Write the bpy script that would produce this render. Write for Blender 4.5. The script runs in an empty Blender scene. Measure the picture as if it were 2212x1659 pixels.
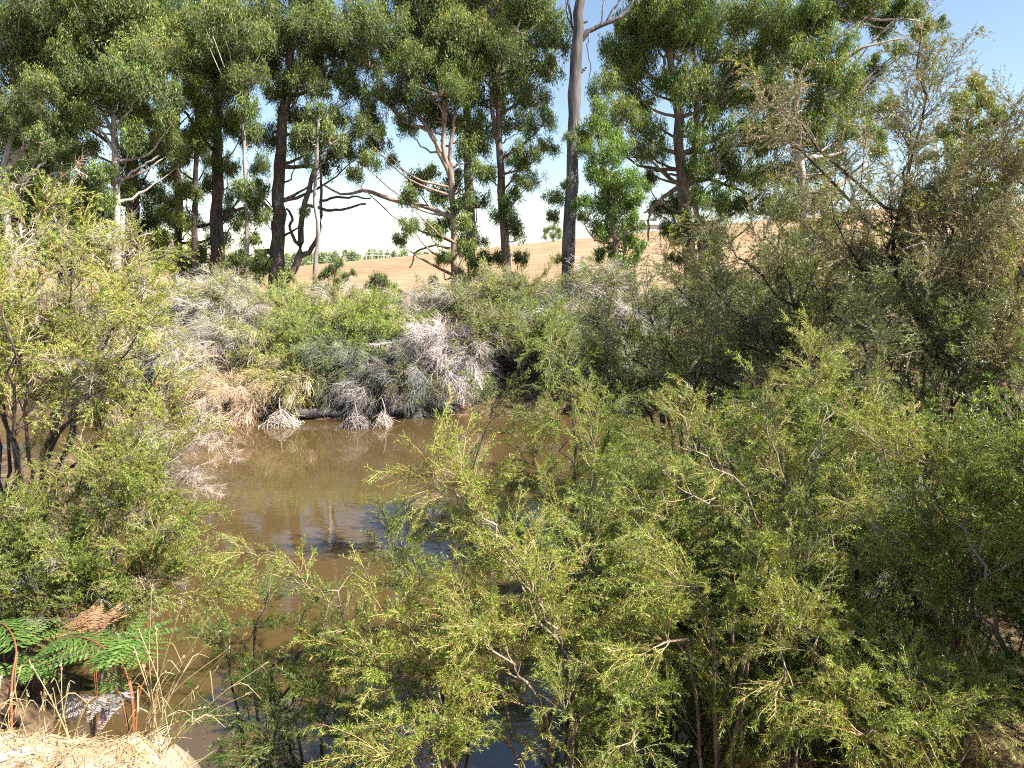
import bpy, math
import numpy as np
from mathutils import Vector, Matrix, Euler

# ------------------------------------------------------------------ camera, sky, sun, exposure
S = bpy.context.scene
COL = S.collection
CAMZ, PITCH, FPX = 4.5, math.radians(-9.3), 1579.0      # FPX: focal length in units of a 2212 px wide picture
cam = bpy.data.objects.new('camera', bpy.data.cameras.new('camera'))
cam.data.sensor_width = 36.0
cam.data.lens = 36.0 * FPX / 2212.0
cam.data.clip_start, cam.data.clip_end = 0.05, 5000
cam.location = (0, 0, CAMZ)
cam.rotation_euler = (math.pi / 2 + PITCH, 0, 0)
COL.objects.link(cam)
S.camera = cam
SUN_AZ, SUN_EL = math.radians(112), math.radians(44)    # azimuth clockwise from the view direction
W = bpy.data.worlds.new('World')
S.world = W
W.use_nodes = True
wn = W.node_tree
bg = wn.nodes['Background']
sk = wn.nodes.new('ShaderNodeTexSky')
sk.sky_type = 'NISHITA'
sk.sun_disc = False
sk.sun_elevation, sk.sun_rotation = SUN_EL, SUN_AZ
sk.air_density, sk.dust_density, sk.ozone_density = 1.0, 0.3, 0.35
bg.inputs['Strength'].default_value = 0.066
wn.links.new(sk.outputs[0], bg.inputs['Color'])
sun = bpy.data.objects.new('sun', bpy.data.lights.new('sun', 'SUN'))
sun.data.energy, sun.data.angle = 5.0, math.radians(0.53)
sun.data.color = (1.0, 0.94, 0.84)
SV = Vector((math.sin(SUN_AZ) * math.cos(SUN_EL), math.cos(SUN_AZ) * math.cos(SUN_EL), math.sin(SUN_EL)))
sun.rotation_euler = SV.to_track_quat('Z', 'Y').to_euler()
sun.location = SV * 60
COL.objects.link(sun)
S.view_settings.view_transform = 'Standard'
S.view_settings.look = 'None'
S.view_settings.exposure = 1.68
S.view_settings.gamma = 1.0
S.cycles.max_bounces = 2
S.cycles.diffuse_bounces = 1
S.cycles.glossy_bounces = 2
S.cycles.transmission_bounces = 2
S.cycles.transparent_max_bounces = 2
S.cycles.adaptive_threshold = .03
S.cycles.use_denoising = False
S.cycles.pixel_filter_type = "BLACKMAN_HARRIS"
S.cycles.filter_width = 1.1

rng = np.random.default_rng(7)
U = lambda a, b, *s: rng.uniform(a, b, s if s else None)
sstep = lambda t: (lambda c: c * c * (3 - 2 * c))(np.clip(t, 0, 1))

def P(px, py, Y):
    """world point at distance Y seen at pixel (px, py) of the 2212 px wide picture"""
    dx, dy = (px - 1106) / FPX, -(py - 829.5) / FPX
    c, s = math.cos(PITCH), math.sin(PITCH)
    d = np.array([dx, c - dy * s, s + dy * c])
    return np.array([0, 0, CAMZ]) + d * (Y / d[1])

# ------------------------------------------------------------------ ground height
def vnoise(x, y, f, seed=0):
    x, y = np.asarray(x, float), np.asarray(y, float)
    r = 0
    for k in range(3):
        a = seed * 1.7 + k * 2.1
        r = r + np.sin(x * f * (1.0 + .9 * k) + a + 1.3 * np.sin(y * f * .7 + a)) * np.cos(y * f * (1.1 + .8 * k) + 2 * a) / (1 + k)
    return r

def G(x, y):
    x, y = np.asarray(x, float), np.asarray(y, float)
    # near bank: flat top, then a drop to the water; spits run forward at both sides
    edge = 1.5 + 0.85 * sstep((-0.85 - x) / 0.6) + .07 * vnoise(x, y * 0, 5, 8) + .04 * vnoise(x, y * 0, 13, 3) - 0.25 * sstep((x - .6) / 2)
    shore = 4.4 + np.maximum(0, x - 2.2) * 1.55 + np.maximum(0, -x - 3.6) * 2.2 + 0.25 * vnoise(x, y, .9)
    shore = np.minimum(shore, 15.5)
    low = 0.9 * (1 - sstep((y - shore + 1.8) / 1.8)) - 0.6 * sstep((y - shore) / 1.6)
    top = 2.77 + 0.04 * vnoise(x, y, 1.4, 2) + 0.03 * vnoise(x, y, 4.5, 5) + 0.012 * vnoise(x, y, 14, 6) + .05 * np.exp(-((x + 1.35) / .5) ** 2 - ((y - 2.1) / .35) ** 2)
    k = sstep((y - edge) / 1.7)
    near = top * (1 - k) + np.minimum(low, top) * k
    # far bank and field
    fs = 21.0 + 0.5 * vnoise(x, y * 0, .35, 3)
    bank = -0.7 + 2.2 * sstep((y - fs + 1.1) / 4.0) + 0.7 * sstep((y - fs - 3) / 7)
    hill = (5.2 + 0.1 * np.clip(x, -70, 60)) * sstep((y - 34) / 86) + 0.06 * vnoise(x, y, .25, 4)
    hill = hill * (1 - 0.8 * sstep((y - 135) / 90)) + 1.2 * sstep((y - 190) / 100)
    far = bank + np.maximum(hill, -1) * sstep((y - 30) / 8)
    return np.where(y < 15.6, near, far)

# ------------------------------------------------------------------ materials
def nd(nt, t, **kw):
    n = nt.nodes.new(t)
    for k, v in kw.items():
        setattr(n, k, v)
    return n

def mat(name):
    m = bpy.data.materials.new(name)
    m.use_nodes = True
    nt = m.node_tree
    return m, nt, nt.nodes['Principled BSDF']

def ramp(nt, fac, stops):
    r = nd(nt, 'ShaderNodeValToRGB')
    e = r.color_ramp.elements
    e[0].position, e[0].color = stops[0][0], (*stops[0][1], 1)
    e[1].position, e[1].color = stops[-1][0], (*stops[-1][1], 1)
    for p, c in stops[1:-1]:
        k = e.new(p)
        k.color = (*c, 1)
    nt.links.new(fac, r.inputs['Fac'])
    return r.outputs['Color']

def mixc(nt, blend, a, b, fac=1.0):
    n = nd(nt, 'ShaderNodeMix', data_type='RGBA', blend_type=blend)
    for i, v in ((0, fac), (6, a), (7, b)):
        if hasattr(v, 'is_output'):
            nt.links.new(v, n.inputs[i])
        else:
            n.inputs[i].default_value = v if i == 0 else (*v, 1)
    return n.outputs[2]

def leaf_mat(name, stops, trans=0.34, rough=0.42, spec=0.5):
    m, nt, b = mat(name)
    at = nd(nt, 'ShaderNodeAttribute', attribute_name='tint')
    oi = nd(nt, 'ShaderNodeObjectInfo')
    c = ramp(nt, at.outputs['Fac'], stops)
    c = mixc(nt, 'MULTIPLY', c, oi.outputs['Color'])
    nt.links.new(c, b.inputs['Base Color'])
    b.inputs['Roughness'].default_value = rough
    b.inputs['Specular IOR Level'].default_value = spec
    tr = nd(nt, 'ShaderNodeBsdfTranslucent')
    nt.links.new(mixc(nt, 'MULTIPLY', c, (1.35, 1.3, 0.55)), tr.inputs['Color'])
    mx = nd(nt, 'ShaderNodeMixShader')
    mx.inputs[0].default_value = trans
    nt.links.new(b.outputs[0], mx.inputs[1])
    nt.links.new(tr.outputs[0], mx.inputs[2])
    nt.links.new(mx.outputs[0], nt.nodes['Material Output'].inputs['Surface'])
    return m

def bark_mat(name, c1, c2, c3, scale=1.0, rough=.85, stretch=6.0):
    m, nt, b = mat(name)
    tc = nd(nt, 'ShaderNodeTexCoord')
    mp = nd(nt, 'ShaderNodeMapping')
    mp.inputs['Scale'].default_value = (stretch, stretch, 1.0)
    nt.links.new(tc.outputs['Object'], mp.inputs['Vector'])
    n1 = nd(nt, 'ShaderNodeTexNoise')
    n1.inputs['Scale'].default_value = 1.6 * scale
    n1.inputs['Detail'].default_value = 6
    nt.links.new(mp.outputs[0], n1.inputs['Vector'])
    n2 = nd(nt, 'ShaderNodeTexNoise')
    n2.inputs['Scale'].default_value = .9 * scale
    nt.links.new(tc.outputs['Object'], n2.inputs['Vector'])
    c = ramp(nt, n1.outputs['Fac'], [(.3, c1), (.52, c2), (.7, c3)])
    d = ramp(nt, n2.outputs['Fac'], [(.38, (.55, .52, .5)), (.6, (1, 1, 1))])
    oi = nd(nt, 'ShaderNodeObjectInfo')
    c = mixc(nt, 'MULTIPLY', mixc(nt, 'MULTIPLY', c, d), oi.outputs['Color'])
    nt.links.new(c, b.inputs['Base Color'])
    b.inputs['Roughness'].default_value = rough
    bp = nd(nt, 'ShaderNodeBump')
    bp.inputs['Strength'].default_value = .6
    bp.inputs['Distance'].default_value = .03
    nt.links.new(n1.outputs['Fac'], bp.inputs['Height'])
    nt.links.new(bp.outputs[0], b.inputs['Normal'])
    return m

M = {}
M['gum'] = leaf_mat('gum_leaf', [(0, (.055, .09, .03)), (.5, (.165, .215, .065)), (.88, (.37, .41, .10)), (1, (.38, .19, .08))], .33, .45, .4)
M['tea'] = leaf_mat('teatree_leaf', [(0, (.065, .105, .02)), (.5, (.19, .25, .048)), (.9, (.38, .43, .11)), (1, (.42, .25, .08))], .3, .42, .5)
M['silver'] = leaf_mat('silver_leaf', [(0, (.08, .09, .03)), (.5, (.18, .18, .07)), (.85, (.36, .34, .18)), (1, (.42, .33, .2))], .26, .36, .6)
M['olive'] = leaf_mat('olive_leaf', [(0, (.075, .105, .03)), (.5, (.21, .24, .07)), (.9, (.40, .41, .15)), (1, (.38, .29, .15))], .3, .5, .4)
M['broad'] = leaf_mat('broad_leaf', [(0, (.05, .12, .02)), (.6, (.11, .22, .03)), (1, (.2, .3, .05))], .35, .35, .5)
M['fern'] = leaf_mat('fern_leaf', [(0, (.06, .13, .025)), (.6, (.13, .23, .045)), (1, (.22, .31, .09))], .35, .45, .4)
M['fernbrown'] = leaf_mat('brown_fern_leaf', [(0, (.22, .11, .055)), (.6, (.37, .22, .125)), (1, (.47, .32, .21))], .3, .7, .2)
M['ferngrey'] = leaf_mat('grey_fern_leaf', [(0, (.16, .13, .12)), (1, (.42, .37, .36))], .15, .8, .2)
M['straw'] = leaf_mat('straw', [(0, (.36, .24, .11)), (.6, (.56, .43, .23)), (1, (.72, .6, .38))], .25, .6, .3)
M['purple'] = leaf_mat('purple_blossom', [(0, (.25, .17, .42)), (1, (.45, .35, .62))], .4, .6, .2)
M['deadtwig'] = leaf_mat('dead_twig', [(0, (.15, .12, .095)), (.6, (.31, .265, .22)), (1, (.47, .41, .345))], .0, .85, .1)
M['greytwig'] = leaf_mat('grey_twig', [(0, (.20, .18, .165)), (.6, (.37, .34, .315)), (1, (.52, .485, .45))], .0, .85, .1)
M['redtwig'] = leaf_mat('red_twig', [(0, (.20, .085, .04)), (.4, (.26, .18, .10)), (1, (.38, .31, .20))], .0, .6, .3)
M['darkwood'] = bark_mat('dark_bark', (.018, .014, .012), (.06, .042, .034), (.13, .095, .075), 1.6)
M['pale'] = bark_mat('pale_bark', (.20, .17, .15), (.42, .37, .33), (.56, .51, .46), .8, .7, 3)
M['tan'] = bark_mat('tan_bark', (.13, .085, .065), (.30, .215, .17), (.43, .34, .28), .9, .8, 5)
M['fibrous'] = bark_mat('fibrous_bark', (.045, .032, .026), (.115, .085, .07), (.21, .165, .14), 1.2, .9, 7)
M['deadwood'] = bark_mat('dead_bark', (.065, .06, .066), (.15, .138, .14), (.27, .245, .235), .7, .85, 8)
M['bleached'] = bark_mat('bleached_wood', (.30, .26, .23), (.52, .47, .43), (.68, .63, .58), 2, .8, 4)
M['stem'] = bark_mat('shrub_bark', (.05, .035, .03), (.14, .10, .08), (.26, .20, .165), 4, .8, 4)
M['lightstem'] = bark_mat('light_shrub_bark', (.2, .14, .1), (.36, .28, .2), (.5, .42, .33), 4, .8, 4)

def ground_material():
    m, nt, b = mat('ground_soil')
    geo = nd(nt, 'ShaderNodeNewGeometry')
    sep = nd(nt, 'ShaderNodeSeparateXYZ')
    nt.links.new(geo.outputs['Position'], sep.inputs[0])
    def noise(scale, detail=5, vec=None):
        n = nd(nt, 'ShaderNodeTexNoise')
        n.inputs['Scale'].default_value = scale
        n.inputs['Detail'].default_value = detail
        nt.links.new(vec or geo.outputs['Position'], n.inputs['Vector'])
        return n.outputs['Fac']
    mp = nd(nt, 'ShaderNodeMapping')
    mp.inputs['Scale'].default_value = (.35, 1.3, 1)
    nt.links.new(geo.outputs['Position'], mp.inputs['Vector'])
    straw = ramp(nt, noise(1.1, 9, mp.outputs[0]), [(.3, (.24, .155, .088)), (.5, (.33, .225, .135)), (.7, (.42, .30, .19))])
    patch = ramp(nt, noise(.06, 3), [(.35, (.82, .8, .76)), (.65, (1, 1, 1))])
    straw = mixc(nt, 'MULTIPLY', straw, patch)
    soil = ramp(nt, noise(26, 8), [(.3, (.10, .06, .035)), (.5, (.30, .19, .115)), (.68, (.52, .40, .27))])
    sand = ramp(nt, noise(14, 8), [(.32, (.34, .23, .15)), (.5, (.52, .40, .28)), (.7, (.66, .55, .42))])
    litter = ramp(nt, noise(7, 8), [(.3, (.03, .02, .014)), (.5, (.10, .065, .04)), (.7, (.2, .145, .09))])
    def step(out, a, bb):
        r = nd(nt, 'ShaderNodeMapRange', interpolation_type='SMOOTHSTEP')
        r.inputs['From Min'].default_value, r.inputs['From Max'].default_value = a, bb
        nt.links.new(out, r.inputs['Value'])
        return r.outputs['Result']
    c = mixc(nt, 'MIX', litter, straw, step(sep.outputs['Y'], 27.5, 31))
    near = nd(nt, 'ShaderNodeMath', operation='MULTIPLY')
    nt.links.new(step(sep.outputs['Z'], 2.1, 2.75), near.inputs[0])
    inv = nd(nt, 'ShaderNodeMath', operation='SUBTRACT')
    inv.inputs[0].default_value = 1
    nt.links.new(step(sep.outputs['Y'], 5, 8), inv.inputs[1])
    nt.links.new(inv.outputs[0], near.inputs[1])
    c = mixc(nt, 'MIX', c, mixc(nt, 'MIX', sand, soil, step(noise(3.2, 4), .52, .66)), near.outputs[0])
    nt.links.new(c, b.inputs['Base Color'])
    b.inputs['Roughness'].default_value = .95
    b.inputs['Specular IOR Level'].default_value = .1
    bp = nd(nt, 'ShaderNodeBump')
    bp.inputs['Strength'].default_value = .7
    bp.inputs['Distance'].default_value = .03
    nt.links.new(noise(22, 8), bp.inputs['Height'])
    nt.links.new(bp.outputs[0], b.inputs['Normal'])
    return m

def water_material():
    m, nt, b = mat('river_water')
    geo = nd(nt, 'ShaderNodeNewGeometry')
    def noise(sc, detail, mscale):
        mp = nd(nt, 'ShaderNodeMapping')
        mp.inputs['Scale'].default_value = mscale
        nt.links.new(geo.outputs['Position'], mp.inputs['Vector'])
        n = nd(nt, 'ShaderNodeTexNoise')
        n.inputs['Scale'].default_value, n.inputs['Detail'].default_value = sc, detail
        nt.links.new(mp.outputs[0], n.inputs['Vector'])
        return n.outputs['Fac']
    mud = ramp(nt, noise(.35, 3, (1, .6, 1)), [(.3, (.074, .047, .018)), (.7, (.095, .063, .027))])
    nt.links.new(mud, b.inputs['Base Color'])
    b.inputs['Roughness'].default_value = .02
    b.inputs['IOR'].default_value = 1.9
    fine, broad = noise(9, 3, (.45, 1, 1)), noise(1.6, 2, (.5, 1, 1))
    calm = ramp(nt, noise(.16, 2, (.25, 1, 1)), [(.38, (.25, .25, .25)), (.6, (1, 1, 1))])
    add = nd(nt, 'ShaderNodeMath', operation='MULTIPLY_ADD')
    nt.links.new(fine, add.inputs[0])
    add.inputs[1].default_value = .26
    nt.links.new(broad, add.inputs[2])
    mul = nd(nt, 'ShaderNodeMath', operation='MULTIPLY')
    nt.links.new(add.outputs[0], mul.inputs[0])
    nt.links.new(calm, mul.inputs[1])
    bp = nd(nt, 'ShaderNodeBump')
    bp.inputs['Strength'].default_value = 1.0
    bp.inputs['Distance'].default_value = .0065
    nt.links.new(mul.outputs[0], bp.inputs['Height'])
    nt.links.new(bp.outputs[0], b.inputs['Normal'])
    return m

def plain(name, col, rough=.7, metal=0):
    m, nt, b = mat(name)
    n = nd(nt, 'ShaderNodeTexNoise')
    n.inputs['Scale'].default_value = 3
    nt.links.new(ramp(nt, n.outputs['Fac'], [(.3, tuple(x * .8 for x in col)), (.7, col)]), b.inputs['Base Color'])
    b.inputs['Roughness'].default_value, b.inputs['Metallic'].default_value = rough, metal
    return m

# ------------------------------------------------------------------ mesh helpers
def mk_mesh(name, parts, mats, smooth=False):
    """parts: list of (verts Nx3, quads Mx4, material index, tint M)"""
    vs, fs, mi, ti, o = [], [], [], [], 0
    for v, f, k, t in parts:
        vs.append(v); fs.append(f + o); o += len(v)
        mi.append(np.full(len(f), k, np.int32))
        ti.append(np.broadcast_to(np.asarray(t, np.float32), (len(f),)))
    v = np.concatenate(vs).astype(np.float32); f = np.concatenate(fs).astype(np.int32)
    mi = np.concatenate(mi); ti = np.concatenate(ti).astype(np.float32)
    me = bpy.data.meshes.new(name)
    me.vertices.add(len(v)); me.vertices.foreach_set('co', v.ravel())
    me.loops.add(f.size); me.loops.foreach_set('vertex_index', f.ravel())
    me.polygons.add(len(f))
    me.polygons.foreach_set('loop_start', np.arange(len(f), dtype=np.int32) * 4)
    me.polygons.foreach_set('material_index', mi)
    me.polygons.foreach_set('use_smooth', np.full(len(f), smooth, bool))
    a = me.attributes.new('tint', 'FLOAT', 'FACE')
    a.data.foreach_set('value', ti)
    for m in mats:
        me.materials.append(m)
    me.update()
    return me

def link(name, me, parent=None, loc=(0, 0, 0), color=None):
    o = bpy.data.objects.new(name, me)
    COL.objects.link(o)
    o.parent = parent
    o.location = loc
    if color is not None:
        o.color = (*color, 1)
    return o

def thing(name, label, cat, loc, group=None):
    o = link(name, None, None, loc)
    tag(o, label, cat, group)
    return o

def tag(o, label, cat, group=None):
    o['label'], o['category'] = label, cat
    if group:
        o['group'] = group

unit = lambda v: v / np.maximum(np.linalg.norm(v, axis=-1, keepdims=True), 1e-9)

def rand_dirs(n):
    return unit(rng.normal(size=(n, 3)))

def tubes(P_, R_, sides=5):
    """P_ (B,n,3) polylines, R_ (B,n) radii -> verts, quads"""
    P_, R_ = np.asarray(P_, float), np.asarray(R_, float)
    if P_.ndim == 2:
        P_, R_ = P_[None], R_[None]
    B, n, _ = P_.shape
    T = unit(np.gradient(P_, axis=1))
    ref = np.where(np.abs(T[:, :1, 2:3]) > .8, np.array([1.0, 0.1, 0]), np.array([0.1, 0, 1.0]))
    a = unit(np.cross(T, np.broadcast_to(ref, T.shape)))
    b = np.cross(T, a)
    ang = np.arange(sides) / sides * 2 * math.pi
    V = P_[:, :, None] + R_[:, :, None, None] * (a[:, :, None] * np.cos(ang)[:, None] + b[:, :, None] * np.sin(ang)[:, None])
    i = np.arange(B)[:, None, None] * n * sides + np.arange(n - 1)[None, :, None] * sides
    j = np.arange(sides)[None, None]
    j2 = (j + 1) % sides
    q = np.stack([i + j, i + j2, i + sides + j2, i + sides + j], -1)
    return V.reshape(-1, 3), q.reshape(-1, 4)

def leaves(p, d, L, Wd, side=None):
    n = len(p)
    if side is None:
        side = rand_dirs(n)
    s = unit(np.cross(d, side))
    L, Wd = np.broadcast_to(L, (n,))[:, None], np.broadcast_to(Wd, (n,))[:, None]
    bend = np.cross(s, d) * L * U(-.12, .12, n)[:, None]
    V = np.stack([p, p + d * L * .42 + s * Wd / 2 + bend, p + d * L, p + d * L * .42 - s * Wd / 2 + bend], 1)
    return V.reshape(-1, 3), np.arange(n * 4).reshape(n, 4)

def crs(pts, n):
    """smooth curve through pts, n samples"""
    p = np.asarray(pts, float)
    if len(p) == 2:
        return p[0] + (p[1] - p[0]) * np.linspace(0, 1, n)[:, None]
    p = np.vstack([2 * p[0] - p[1], p, 2 * p[-1] - p[-2]])
    t = np.linspace(0, len(p) - 3 - 1e-6, n)
    k = t.astype(int); u = (t - k)[:, None]
    a, b, c, d = p[k], p[k + 1], p[k + 2], p[k + 3]
    return .5 * (2 * b + (c - a) * u + (2 * a - 5 * b + 4 * c - d) * u ** 2 + (3 * b - a - 3 * c + d) * u ** 3)

def curve_tubes(base, dirs, L, bend, n):
    """B curved polylines: start base, initial direction dirs, length L, bend vector added progressively"""
    t = np.linspace(0, 1, n)[None, :, None]
    return base[:, None] + dirs[:, None] * L[:, None, None] * t + bend[:, None] * L[:, None, None] * t ** 2

# ------------------------------------------------------------------ foliage templates (shared meshes)
def gum_clump(name, r, nsub, nleaf, leafL=.165, leafW=.036, leafmat='gum'):
    """a dome of hanging gum leaves around short twigs; origin where the limb enters"""
    d = rand_dirs(nsub)
    d[:, 2] = np.abs(d[:, 2]) * 1.1 - .42
    d = unit(d)
    c = d * r * U(.3, .88, nsub)[:, None]
    c[0] = (0, 0, r * .6)
    rs = r * U(.14, .33, nsub)
    k = rng.choice(nsub, nleaf, p=rs ** 2 / (rs ** 2).sum())
    off = rand_dirs(nleaf) * (rs[k] * U(.15, 1, nleaf) ** .5)[:, None]
    off[:, 2] *= .8
    # leaves sit in small bunches hanging from twig ends
    nb = max(nleaf // 7, 1)
    bi = rng.integers(0, nb, nleaf)
    bunch_k = rng.choice(nsub, nb, p=rs ** 2 / (rs ** 2).sum())
    boff = np.array([1, 1, 1.35]) * rand_dirs(nb) * (rs[bunch_k] * U(.1, 1, nb) ** .45)[:, None]
    bp = c[bunch_k] + boff
    p = bp[bi] + rng.normal(size=(nleaf, 3)) * np.array([.06, .06, .12])
    ld = rng.normal(size=(nleaf, 3)) * .5
    ld[:, 2] -= .95
    ld = unit(ld)
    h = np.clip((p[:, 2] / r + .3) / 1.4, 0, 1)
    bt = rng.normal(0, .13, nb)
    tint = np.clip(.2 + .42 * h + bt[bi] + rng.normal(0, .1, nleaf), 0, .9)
    tint[rng.random(nleaf) < .012] = 1.0
    lv, lq = leaves(p, ld, leafL * U(.65, 1.2, nleaf), leafW * U(.7, 1.2, nleaf))
    ctr = np.tile([[0, 0, -.25 * r]], (nsub, 1))
    tw = curve_tubes(ctr, unit(c - ctr), np.linalg.norm(c - ctr, axis=1), rng.normal(size=(nsub, 3)) * .06, 5)
    tv, tq = tubes(tw, np.tile(np.linspace(.018, .006, 5) * max(r, .8), (nsub, 1)), 4)
    sub = rng.integers(0, nb, nsub * 6)
    a = c[bunch_k[sub]]
    tw2 = curve_tubes(a, unit(bp[sub] - a), np.linalg.norm(bp[sub] - a, axis=1), rng.normal(size=(len(sub), 3)) * .08, 3)
    t2v, t2q = tubes(tw2, np.tile([[.007, .005, .003]], (len(sub), 1)), 3)
    return mk_mesh(name, [(lv, lq, 0, tint), (tv, tq, 1, .3), (t2v, t2q, 1, .4)], [M[leafmat], M['deadtwig']])

def spray(name, L, nsh, shL, nl, leafL, leafW, leafm, twigm, droop=.25, spread=.75, twr=.004, flat=.0, leafang=.75, bare=0, lift=0.0):
    """a branchlet along +X with side shoots carrying small leaves; -Z is down"""
    ax = crs([[0, 0, 0], [L * .35, U(-.05, .05) * L, L * (.05 - droop * .15)], [L * .7, U(-.08, .08) * L, L * (.06 - droop * .5)], [L, U(-.1, .1) * L, -L * droop]], 9)
    t = np.sort(U(.08, 1, nsh))
    idx = t * 8
    i0 = np.minimum(idx.astype(int), 7)
    base = ax[i0] + (ax[i0 + 1] - ax[i0]) * (idx - i0)[:, None]
    tan = unit(ax[i0 + 1] - ax[i0])
    out = rand_dirs(nsh); out[:, 2] = out[:, 2] * (1 - flat) + lift
    out = unit(out - tan * (out * tan).sum(1, keepdims=True))
    d = unit(tan * (1 - spread * .5) + out * spread)
    Ls = shL * U(.5, 1.1, nsh) * (1.15 - .6 * t)
    bend = rng.normal(size=(nsh, 3)) * .12 + np.array([0, 0, -droop * .9]) + tan * .15
    sh = curve_tubes(base, d, Ls, bend, 6)
    parts = []
    v, q = tubes(ax, np.linspace(twr * 1.6, twr * .6, 9), 4)
    parts.append((v, q, 1, U(.1, .9)))
    v, q = tubes(sh, np.tile(np.linspace(twr * .7, twr * .3, 6), (nsh, 1)), 3)
    parts.append((v, q, 1, np.repeat(U(0, 1, nsh), 15)))
    if nl:
        allc = np.concatenate([sh, ax[None, 3:]], 0)
        n = nl * nsh
        k = rng.integers(0, len(allc), n)
        u = U(.08, 1, n) * 5
        j = np.minimum(u.astype(int), 4)
        a, b = allc[k, j], allc[k, j + 1]
        p = a + (b - a) * (u - j)[:, None]
        tn = unit(b - a)
        o = rand_dirs(n)
        o = unit(o - tn * (o * tn).sum(1, keepdims=True))
        ld = unit(tn * leafang + o * (1.15 - leafang * .3))
        st = rng.normal(0, .1, len(allc))
        tint = np.clip(.36 + .28 * (u / 5) + st[k] + rng.normal(0, .1, n), 0, .93)
        tint[rng.random(n) < .02] = 1.0
        lv, lq = leaves(p, ld, leafL * U(.6, 1.2, n), leafW * U(.75, 1.25, n))
        parts.append((lv, lq, 0, tint))
    if bare:
        n = nsh * bare
        k = rng.integers(0, nsh, n); u = U(.2, 1, n) * 5
        j = np.minimum(u.astype(int), 4)
        p = sh[k, j] + (sh[k, j + 1] - sh[k, j]) * (u - j)[:, None]
        dd = unit(unit(sh[k, j + 1] - sh[k, j]) * .8 + rand_dirs(n) * .8)
        tw = curve_tubes(p, dd, shL * U(.2, .55, n), rng.normal(size=(n, 3)) * .25 + np.array([0, 0, -droop * .7]), 4)
        v, q = tubes(tw, np.tile(np.linspace(twr * .35, twr * .22, 4), (n, 1)), 3)
        parts.append((v, q, 1, np.repeat(np.clip(rng.normal(.55, .25, n), 0, 1), 9)))
    return mk_mesh(name, parts, [M[leafm], M[twigm]])

T = {}
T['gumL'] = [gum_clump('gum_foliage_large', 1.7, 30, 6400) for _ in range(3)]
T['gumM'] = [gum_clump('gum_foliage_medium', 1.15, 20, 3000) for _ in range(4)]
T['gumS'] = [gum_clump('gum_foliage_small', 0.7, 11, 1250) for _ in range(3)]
T['near'] = [spray('near_spray', .42, 13, .17, 21, .032, .0046, 'tea', 'redtwig', d, .55, .0026) for d in (.08, .16, .28, .16)]
T['nearS'] = [spray('near_spray_short', .3, 8, .13, 20, .03, .0045, 'tea', 'redtwig', d, .5, .0022) for d in (.08, .2)]
T['left'] = [spray('left_spray', .52, 16, .2, 24, .031, .0066, 'tea', 'redtwig', d, .7, .0032) for d in (.1, .2, .3)]
T['bulk'] = [spray('bulk_spray', .6, 22, .24, 20, .036, .0085, 'tea', 'redtwig', d, .8, .0032) for d in (.1, .25)]
T['silv'] = [spray('silver_spray', .62, 24, .24, 21, .029, .0078, 'silver', 'deadtwig', d, .8, .0032) for d in (.02, .12, .22)]
T['far'] = [spray('far_spray', .95, 26, .4, 17, .055, .013, 'olive', 'deadtwig', d, .65, .005) for d in (.15, .35, .55)]
T['farG'] = [spray('far_green_spray', .95, 26, .4, 18, .055, .013, 'tea', 'deadtwig', d, .65, .004) for d in (.1, .3)]
T['farD'] = [spray('far_dead_spray', .9, 16, .5, 0, 0, 0, 'olive', 'greytwig', d, .7, .010, bare=9) for d in (.45, .7, .9)]
T['farM'] = [spray('far_mixed_spray', .9, 20, .45, 10, .05, .011, 'olive', 'greytwig', d, .7, .007, bare=4) for d in (.4, .7)]
T['dead'] = [spray('dead_spray', .5, 11, .2, 0, 0, 0, 'olive', 'deadtwig', d, .85, .005, bare=6) for d in (.1, .25)]

# ------------------------------------------------------------------ setting: ground, water
def build_ground():
    xs = np.concatenate([np.linspace(-900, -80, 14)[:-1], np.linspace(-80, -12, 36)[:-1], np.linspace(-12, -4, 30)[:-1], np.linspace(-4, 3, 130)[:-1],
                         np.linspace(3, 14, 50)[:-1], np.linspace(14, 80, 36)[:-1], np.linspace(80, 900, 14)])
    ys = np.concatenate([np.linspace(-60, -2, 12)[:-1], np.linspace(-2, 1, 16)[:-1], np.linspace(1, 5, 100)[:-1], np.linspace(5, 40, 110)[:-1], np.linspace(40, 160, 60)[:-1], np.linspace(160, 2500, 30)])
    X, Y = np.meshgrid(xs, ys)
    Z = G(X, Y)
    nx, ny = len(xs), len(ys)
    i = (np.arange(ny - 1)[:, None] * nx + np.arange(nx - 1)[None]).ravel()
    q = np.stack([i, i + 1, i + 1 + nx, i + nx], 1)
    me = mk_mesh('ground', [(np.stack([X, Y, Z], -1).reshape(-1, 3), q, 0, 0)], [ground_material()], True)
    o = link('ground', me)
    o['kind'] = 'structure'
    o['label'] = 'sandy near bank, brown far bank and the dry straw coloured paddock behind'
    w = mk_mesh('water', [(np.array([[-120, 2.2, 0], [120, 2.2, 0], [120, 24, 0], [-120, 24, 0]], float), np.array([[0, 1, 2, 3]]), 0, 0)], [water_material()])
    o = link('water', w)
    o['kind'] = 'structure'
    o['label'] = 'still muddy brown water of the river with tree reflections'
build_ground()

# ------------------------------------------------------------------ trees
def pick(arr):
    return arr[int(rng.integers(0, len(arr)))]

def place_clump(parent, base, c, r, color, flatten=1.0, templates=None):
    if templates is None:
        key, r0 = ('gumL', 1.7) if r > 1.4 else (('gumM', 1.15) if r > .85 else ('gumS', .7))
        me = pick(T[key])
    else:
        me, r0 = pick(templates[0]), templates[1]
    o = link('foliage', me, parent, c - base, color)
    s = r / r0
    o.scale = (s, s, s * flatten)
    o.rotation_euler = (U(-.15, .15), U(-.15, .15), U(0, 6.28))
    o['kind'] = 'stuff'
    return o

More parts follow.
